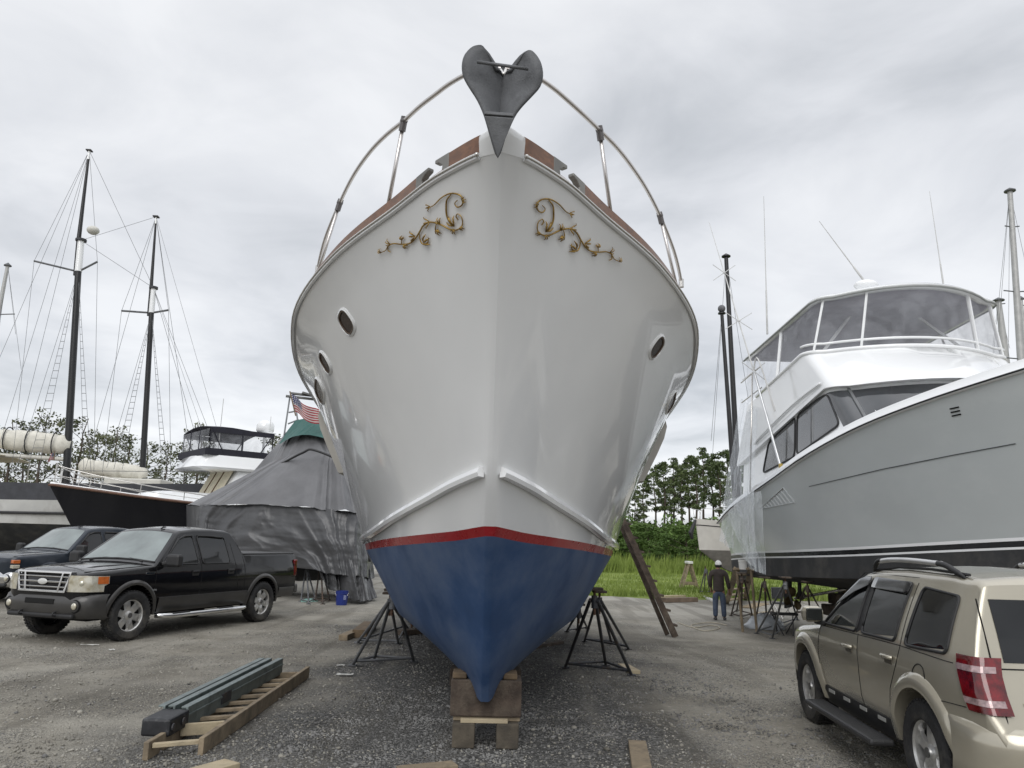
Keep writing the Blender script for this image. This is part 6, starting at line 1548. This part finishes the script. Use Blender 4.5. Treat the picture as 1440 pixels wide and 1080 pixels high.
board(G(1058,866), G(1080,862), .12, .06, 'short offcut of pale timber near the rusty stand', WOODPALE)
# scraps and a cord on the gravel
for (x, y, w, l) in ((493,947,.05,.20), (478,937,.03,.09), (207,908,.03,.30), (236,914,.06,.06)):
    pass
def scrap(x, y, w, l, label, rz):
    mb = MB(); mb.grid([[Vector(((i/6-.5)*l, (j/3-.5)*w, .012+.012*fbm(i*.7, j*.7, x))) for i in range(7)] for j in range(4)])
    o = mb.build('paper_scrap', M('scrap_paper', (.60,.60,.57), .8), None, solid=.003); o.location = G(x, y)+Vector((0,0,.006)); o.rotation_euler = (0,0,rz); tag(o, label, 'litter')
scrap(485,950,.07,.22,'torn white paper scrap on the gravel before the left stand', .1)
scrap(479,937,.05,.12,'smaller white scrap beside the foot of the left stand', .3)
scrap(126,908,.03,.28,'white sliver of litter in front of the black pickup', .1)
scrap(157,915,.07,.08,'small crumpled white litter near the front wheel of the black pickup', .7)
cd = MB().tube([p+Vector((0,0,.015)) for p in cr([G(953,876), G(975,883), G(1000,880), G(1012,884), G(990,888), G(972,880), G(1000,876), G(1022,880)], 8)], .012, 5)
o = cd.build('rope', M('pale_rope', (.42,.38,.30), .9), None, smooth=180); tag(o, 'thin pale rope lying loose on the gravel near the man', 'rope')
# shadowy second stack of stands under the tarpaulin boat
for i, (px, py, Y) in enumerate(((432,800,23), (452,796,22.6))):
    jack_stand(at(px,py-4,Y), [G(px-9,846), G(px+2,850), G(px+12,845)], ('rusty' if i else 'grey')+' pipe stand in the gap under the hanging tarpaulin', mat=MST if i else GALV, group='stands under the covered boat')
# ---------------------------------------------------------------- grass, trees, gravel stones
def bulk(name, V, F, mat, kind=None, smooth=False):
    me = bpy.data.meshes.new(name); me.vertices.add(len(V)); me.vertices.foreach_set('co', V.astype('f').ravel())
    k = F.shape[1]; me.loops.add(F.size); me.loops.foreach_set('vertex_index', F.astype('i').ravel())
    me.polygons.add(len(F)); me.polygons.foreach_set('loop_start', np.arange(0, F.size, k, dtype='i')); me.update(calc_edges=True); me.validate()
    me.materials.append(mat)
    if smooth: me.shade_smooth()
    o = bpy.data.objects.new(name, me); COL.objects.link(o)
    if kind: o['kind'] = kind
    return o
def leafmat(name, lo, hi, sc=.6):
    m = bpy.data.materials.new(name); m.use_nodes = True; nt = m.node_tree; N = nt.nodes; L = nt.links; p = N['Principled BSDF']; p.inputs['Roughness'].default_value = .7
    p.inputs['Specular IOR Level'].default_value = .25
    tc = N.new('ShaderNodeTexCoord'); n = N.new('ShaderNodeTexNoise'); n.inputs['Scale'].default_value = sc; n.inputs['Detail'].default_value = 5; L.new(tc.outputs['Object'], n.inputs['Vector'])
    n2 = N.new('ShaderNodeTexWhiteNoise'); gm = N.new('ShaderNodeNewGeometry'); L.new(gm.outputs['Random Per Island'], n2.inputs['W'] if 'W' in n2.inputs else n2.inputs[0]); n2.noise_dimensions = '1D'
    a = N.new('ShaderNodeMath'); a.operation = 'ADD'; L.new(n.outputs['Fac'], a.inputs[0])
    b = N.new('ShaderNodeMath'); b.operation = 'MULTIPLY'; L.new(n2.outputs['Value'], b.inputs[0]); b.inputs[1].default_value = .35; L.new(b.outputs[0], a.inputs[1])
    r = N.new('ShaderNodeValToRGB'); r.color_ramp.elements[0].position = .40; r.color_ramp.elements[0].color = (*lo, 1); r.color_ramp.elements[1].position = .95; r.color_ramp.elements[1].color = (*hi, 1)
    L.new(a.outputs[0], r.inputs[0]); L.new(r.outputs[0], p.inputs['Base Color'])
    L.new(r.outputs[0], p.inputs['Base Color'])
    return m
PINE = leafmat('pine_needles', (.040,.066,.026), (.14,.175,.07), .5)
BROAD = leafmat('broad_leaves', (.035,.075,.016), (.12,.19,.045), .8)
DUSKY = leafmat('dusky_leaves', (.045,.058,.030), (.15,.16,.085), .6)
BARK = M('pine_bark', (.085,.066,.052), .95, var=.35, scale=5, stretch=(1,1,.25), bump=.5, bscale=14)
def leaves(centres, rad, n, size, flat=.6, r=None):
    r = r or rng; V = []
    c = np.repeat(np.array(centres), n, axis=0); k = len(c)
    rr = np.repeat(np.array(rad), n)
    d = r.normal(size=(k, 3)); d /= np.linalg.norm(d, axis=1)[:, None]; d *= (r.random(k)**.45)[:, None]; d[:, 2] *= flat
    p = c+d*rr[:, None]
    a = r.normal(size=(k, 3)); a /= np.linalg.norm(a, axis=1)[:, None]; b = r.normal(size=(k, 3)); b -= a*(a*b).sum(1)[:, None]; b /= np.linalg.norm(b, axis=1)[:, None]
    s = size*(.6+.8*r.random(k))[:, None]
    q = np.stack([p-a*s, p-b*s*.55, p+a*s, p+b*s*.55], 1).reshape(-1, 3)
    return q, np.arange(4*k).reshape(-1, 4)
def tree_proto(name, H, kind, label, matl, seed):
    r = np.random.default_rng(seed); rd = random.Random(seed); root = thing(name, (0,0,0), label, 'tree')
    tk = MB(); cen = []; rad = []
    bend = [Vector((rd.uniform(-.02,.02)*H*t, rd.uniform(-.02,.02)*H*t, H*t)) for t in np.linspace(0, 1, 9)]
    R0 = H*.013+.04; tk.tube(bend, [R0*(1-.85*t) for t in np.linspace(0, 1, 9)], 7)
    if kind == 'pine':
        nb = 34
        for i in range(nb):
            t = .50+.50*(i/nb); q = t*8; k = int(min(q, 7)); base = bend[k].lerp(bend[k+1], q-k); a = rd.uniform(0, 6.28)
            prof = math.sin(math.pi*min(1, max(.05, (t-.44)/.56))**.8)*.8+.18
            L = H*.135*prof*rd.uniform(.45, 1.2)*(.4 if t < .64 and rd.random() < .6 else 1)
            tip = base+Vector((math.cos(a)*L, math.sin(a)*L, L*rd.uniform(.05, .5)))
            tk.tube([base, base.lerp(tip, .5)+Vector((0,0,-.02*L)), tip], [R0*.28*(1.1-t), R0*.18*(1.1-t)+.01, .008], 4)
            for m in range(rd.randint(1, 3)):
                f = rd.uniform(.45, 1.05); cen.append(base.lerp(tip, f)+Vector((rd.uniform(-.3,.3), rd.uniform(-.3,.3), rd.uniform(0,.35)))); rad.append(H*.036*rd.uniform(.6,1.35))
        V, F = leaves([tuple(c) for c in cen], rad, 34, H*.0105, .55, r)
    else:
        for i in range(22):
            t = .22+.75*(i/22); q = t*8; k = int(min(q, 7)); base = bend[k].lerp(bend[k+1], q-k); a = rd.uniform(0, 6.28)
            L = H*(.34 if matl is BROAD else .26)*math.sin(math.pi*(.12+.80*t))*rd.uniform(.5,1.1); tip = base+Vector((math.cos(a)*L, math.sin(a)*L, L*rd.uniform(.2,.8)))
            tk.tube([base, base.lerp(tip, .5), tip], [R0*.35*(1.1-t), R0*.2*(1.1-t)+.01, .01], 4)
            for m in range(3):
                f = rd.uniform(.3, 1.05); cen.append(base.lerp(tip, f)+Vector((rd.uniform(-.4,.4), rd.uniform(-.4,.4), rd.uniform(-.2,.4)))*H*.08); rad.append(H*(.085 if matl is BROAD else .058)*rd.uniform(.6,1.3))
        V, F = leaves([tuple(c) for c in cen], rad, 70 if matl is BROAD else 20, H*(.016 if matl is BROAD else .012), .8, r)
    tk.build('trunk', BARK, root, smooth=60)
    cro = bulk('crown', V, F, matl); cro.parent = root
    return root
used_ = set()
def place_tree(proto, x, y, h, rz, label, group, first):
    o = proto if first else copy_tree(proto)
    o.location = (x, y, gz(x, y)); o.rotation_euler = (0, 0, rz); o.scale = (h, h, h*1.0); tag(o, label, 'tree', group); return o
def trees_at(protos, spots, base_h, label_f, group):
    seen = set()
    for i, (px, ytop, Y, v) in enumerate(spots):
        t = at(px, ytop, Y); h = (t.z-gz(t.x, Y))/base_h; pr = protos[v]
        place_tree(pr, t.x, Y, h, i*1.7, label_f(i, px), group, v not in seen); seen.add(v)
P = [tree_proto('pine_tree', 14, 'pine', 'x', PINE, s) for s in (11, 22, 33, 44)]
rp_ = [(905,668,92,0),(921,655,98,1),(934,652,90,2),(947,648,96,3),(958,655,88,0),(968,642,94,1),(978,646,86,2),(988,634,92,3),(1000,640,97,1),(1010,650,88,0),(1022,636,93,2),(1034,650,96,3),(893,690,95,2),(880,705,100,1),(1046,655,99,0),(942,672,104,1),(1060,660,98,2)]
nm_ = ['tall thin pine nearest the yacht side', 'slender pine with a ragged crown']
ORD = ['first','second','third','fourth','fifth','sixth','seventh','eighth','ninth','tenth','eleventh','twelfth','thirteenth','fourteenth','fifteenth','sixteenth','seventeenth','eighteenth']
srt = sorted(range(len(rp_)), key=lambda k: rp_[k][0])
trees_at(P, rp_, 14, lambda i, px: ORD[srt.index(i)]+' pine from the left in the row past the grass', 'pines beyond the grass')
Q = [tree_proto('leafy_tree', 9, 'broad', 'x', DUSKY, s) for s in (5, 6)]
lp_ = [(22,590,60,0),(68,583,58,1),(120,588,62,0),(165,604,58,1),(210,622,60,0),(238,628,64,1),(40,612,66,1),(140,610,68,0),(262,640,66,0),(-10,600,60,1),(185,612,70,0),(285,600,72,1),(385,610,75,0)]
srl = sorted(range(len(lp_)), key=lambda k: lp_[k][0])
trees_at(Q, lp_, 9, lambda i, px: ORD[srl.index(i)]+' leafy tree from the left behind the schooner masts', 'trees behind the schooner')
B = [tree_proto('bush', 4, 'broad', 'x', BROAD, s) for s in (8, 9)]
bp_ = [(965,738,70,0),(985,752,66,1),(940,752,72,1),(912,735,80,0),(897,745,76,1),(1012,748,74,0),(1032,752,78,1),(925,765,68,0),(1002,765,64,1)]
srb = sorted(range(len(bp_)), key=lambda k: bp_[k][0])
for i, (px, yt, Y, v) in enumerate(bp_):
    t = at(px, yt, Y); hz = (t.z-gz(t.x, Y)); o = B[v] if i < 2 else copy_tree(B[v]); o.location = (t.x, Y, gz(t.x, Y)-.3); k = hz/4; o.scale = (k*1.7, k*1.7, k); o.rotation_euler = (0,0,i*2.1)
    tag(o, ORD[srb.index(i)]+' rounded green bush from the left along the grass', 'bush', 'bushes along the grass')
# wood that reads as one mass behind the single trees
def thicket(name, x0, x1, y0, y1, hmin, hmax, n, mat, seed):
    r = np.random.default_rng(seed); cs = []; rs = []
    for _ in range(n):
        x = r.uniform(x0, x1); y = r.uniform(y0, y1); h = r.uniform(hmin, hmax)
        for k in range(6): cs.append((x+r.normal()*.7, y+r.normal()*.7, h*(k+.5)/6)); rs.append(1.0+.7*r.random())
    V, F = leaves(cs, rs, 42, .26, .9, r); return bulk(name, V, F, mat, 'stuff')
tag(thicket('thicket', 12, 42, 84, 110, 2.2, 4.6, 190, BROAD, 3), 'dense green undergrowth below the pines past the grass', 'undergrowth')
tag(thicket('far_wood', -75, -8, 72, 92, 2.5, 4.8, 170, DUSKY, 4), 'low dark wood behind the boats on the left', 'undergrowth')
tag(thicket('far_wood', 30, 110, 88, 118, 4, 7, 170, DUSKY, 14), 'far dark wood hidden mostly behind the grey boat', 'undergrowth')
# grass field
gm_ = bpy.data.materials.new('grass_field'); gm_.use_nodes = True
def gmat(m):
    nt = m.node_tree; N = nt.nodes; L = nt.links; p = N['Principled BSDF']; p.inputs['Roughness'].default_value = .9; p.inputs['Specular IOR Level'].default_value = .2
    tc = N.new('ShaderNodeTexCoord'); a = N.new('ShaderNodeTexNoise'); a.inputs['Scale'].default_value = .25; a.inputs['Detail'].default_value = 8; a.inputs['Roughness'].default_value = .7; L.new(tc.outputs['Object'], a.inputs['Vector'])
    r = N.new('ShaderNodeValToRGB'); e = r.color_ramp.elements; e[0].position = .35; e[0].color = (.10,.145,.027,1); e[1].position = .65; e[1].color = (.235,.285,.07,1)
    L.new(a.outputs['Fac'], r.inputs[0]); L.new(r.outputs[0], p.inputs['Base Color'])
gmat(gm_)
xs_ = np.arange(-2, 62, 1.0); ys_ = list(np.arange(31.5, 50, .8))+[55,62,70,80,90,105]
mb = MB(); rows = []
for j, y in enumerate(ys_):
    rows.append([(x, y+(1.3*fbm(x*.25, 3.3)-.2+.6*fbm(x*.9, 7) if j == 0 else 0), gz(x, y)+.02+(.05*fbm(x*.5, y*.5)+.03 if j else -.03)) for x in xs_])
o = mb.grid(rows).build('grass_field', gm_, None, smooth=180); o['kind'] = 'structure'
def blades(n, x0, x1, y0, y1, h0, h1, seed, w=.035):
    r = np.random.default_rng(seed); x = r.uniform(x0, x1, n); u = r.random(n); y = y0+(y1-y0)*u**1.5
    x += r.normal(size=n)*.0; h = r.uniform(h0, h1, n)*(1+.5*np.sin(x*.9+y*.7)); a = r.uniform(0, 6.28, n); ln = r.uniform(.1, .5, n)*h
    edge = np.array([31.5+1.3*fbm(xx*.25, 3.3)-.2+.6*fbm(xx*.9, 7) for xx in x]); y = np.maximum(y, edge+.1*r.random(n))
    z = np.array([gz(xx, yy) for xx, yy in zip(x, y)])+.02
    ca, sa = np.cos(a)*w, np.sin(a)*w
    V = np.stack([np.stack([x-ca, y-sa, z], 1), np.stack([x+ca, y+sa, z], 1), np.stack([x+np.cos(a*2)*ln, y+np.sin(a*2)*ln, z+h], 1)], 1).reshape(-1, 3)
    return V, np.arange(3*n).reshape(-1, 3)
GB = leafmat('grass_blades', (.09,.14,.022), (.26,.325,.08), .4)
V1, F1 = blades(26000, 0, 40, 31.6, 60, .10, .28, 1); V2, F2 = blades(16000, 4, 45, 55, 84, .5, 1.1, 2, .06)
o = bulk('grass', np.concatenate([V1, V2]), np.concatenate([F1, F2+len(V1)]), GB, 'stuff'); tag(o, 'bright green rough grass growing at the far edge of the yard', 'grass')
# loose stones on the yard near the camera: one countless layer
def stones():
    r = np.random.default_rng(21)
    ico = np.array([(0,0,1),(.894,0,.447),(.276,.851,.447),(-.724,.526,.447),(-.724,-.526,.447),(.276,-.851,.447),(.724,.526,-.447),(-.276,.851,-.447),(-.894,0,-.447),(-.276,-.851,-.447),(.724,-.526,-.447),(0,0,-1)])
    fc = np.array([(0,1,2),(0,2,3),(0,3,4),(0,4,5),(0,5,1),(1,6,2),(2,7,3),(3,8,4),(4,9,5),(5,10,1),(6,7,2),(7,8,3),(8,9,4),(9,10,5),(10,6,1),(6,11,7),(7,11,8),(8,11,9),(9,11,10),(10,11,6)])
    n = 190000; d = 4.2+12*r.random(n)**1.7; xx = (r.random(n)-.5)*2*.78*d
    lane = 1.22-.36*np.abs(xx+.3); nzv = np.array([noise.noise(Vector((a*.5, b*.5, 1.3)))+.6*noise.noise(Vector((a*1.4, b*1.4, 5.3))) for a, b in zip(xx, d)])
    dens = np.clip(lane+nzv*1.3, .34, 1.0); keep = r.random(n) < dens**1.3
    xx, d = xx[keep], d[keep]; n = len(xx)
    s = .0055+.0085*r.random(n)**2.2+.014*(r.random(n) > .985); zz = np.array([gz(a, b)+.018*fbm(a*.7, b*.7)-.004 for a, b in zip(xx, d)])
    sc = s[:, None]*(.7+.6*r.random((n, 3))); sc[:, 2] *= .7
    V = ico[None]*(1+.25*r.normal(size=(n, 12, 1)))*sc[:, None, :]
    an = r.random(n)*6.28; c, q = np.cos(an)[:, None], np.sin(an)[:, None]
    V = np.stack([V[..., 0]*c-V[..., 1]*q, V[..., 0]*q+V[..., 1]*c, V[..., 2]], -1)+np.stack([xx, d, zz+s*.25], 1)[:, None, :]
    grey = (1.22-.36*np.abs(xx+.3)+nzv[keep]*.9+.5*r.normal(size=n)) > .45  # grey lane stone, its colour lowered further for shade under the hull
    for msk, lo, hi, nm, lb in ((grey, (.036,.035,.033), (.31,.305,.295), 'gravel_stones', 'loose grey crushed stone, darkened for shade, along the lane under the white yacht'), (~grey, (.10,.093,.078), (.44,.42,.37), 'gravel_stones', 'loose tan pebbles scattered over the packed sandy yard')):
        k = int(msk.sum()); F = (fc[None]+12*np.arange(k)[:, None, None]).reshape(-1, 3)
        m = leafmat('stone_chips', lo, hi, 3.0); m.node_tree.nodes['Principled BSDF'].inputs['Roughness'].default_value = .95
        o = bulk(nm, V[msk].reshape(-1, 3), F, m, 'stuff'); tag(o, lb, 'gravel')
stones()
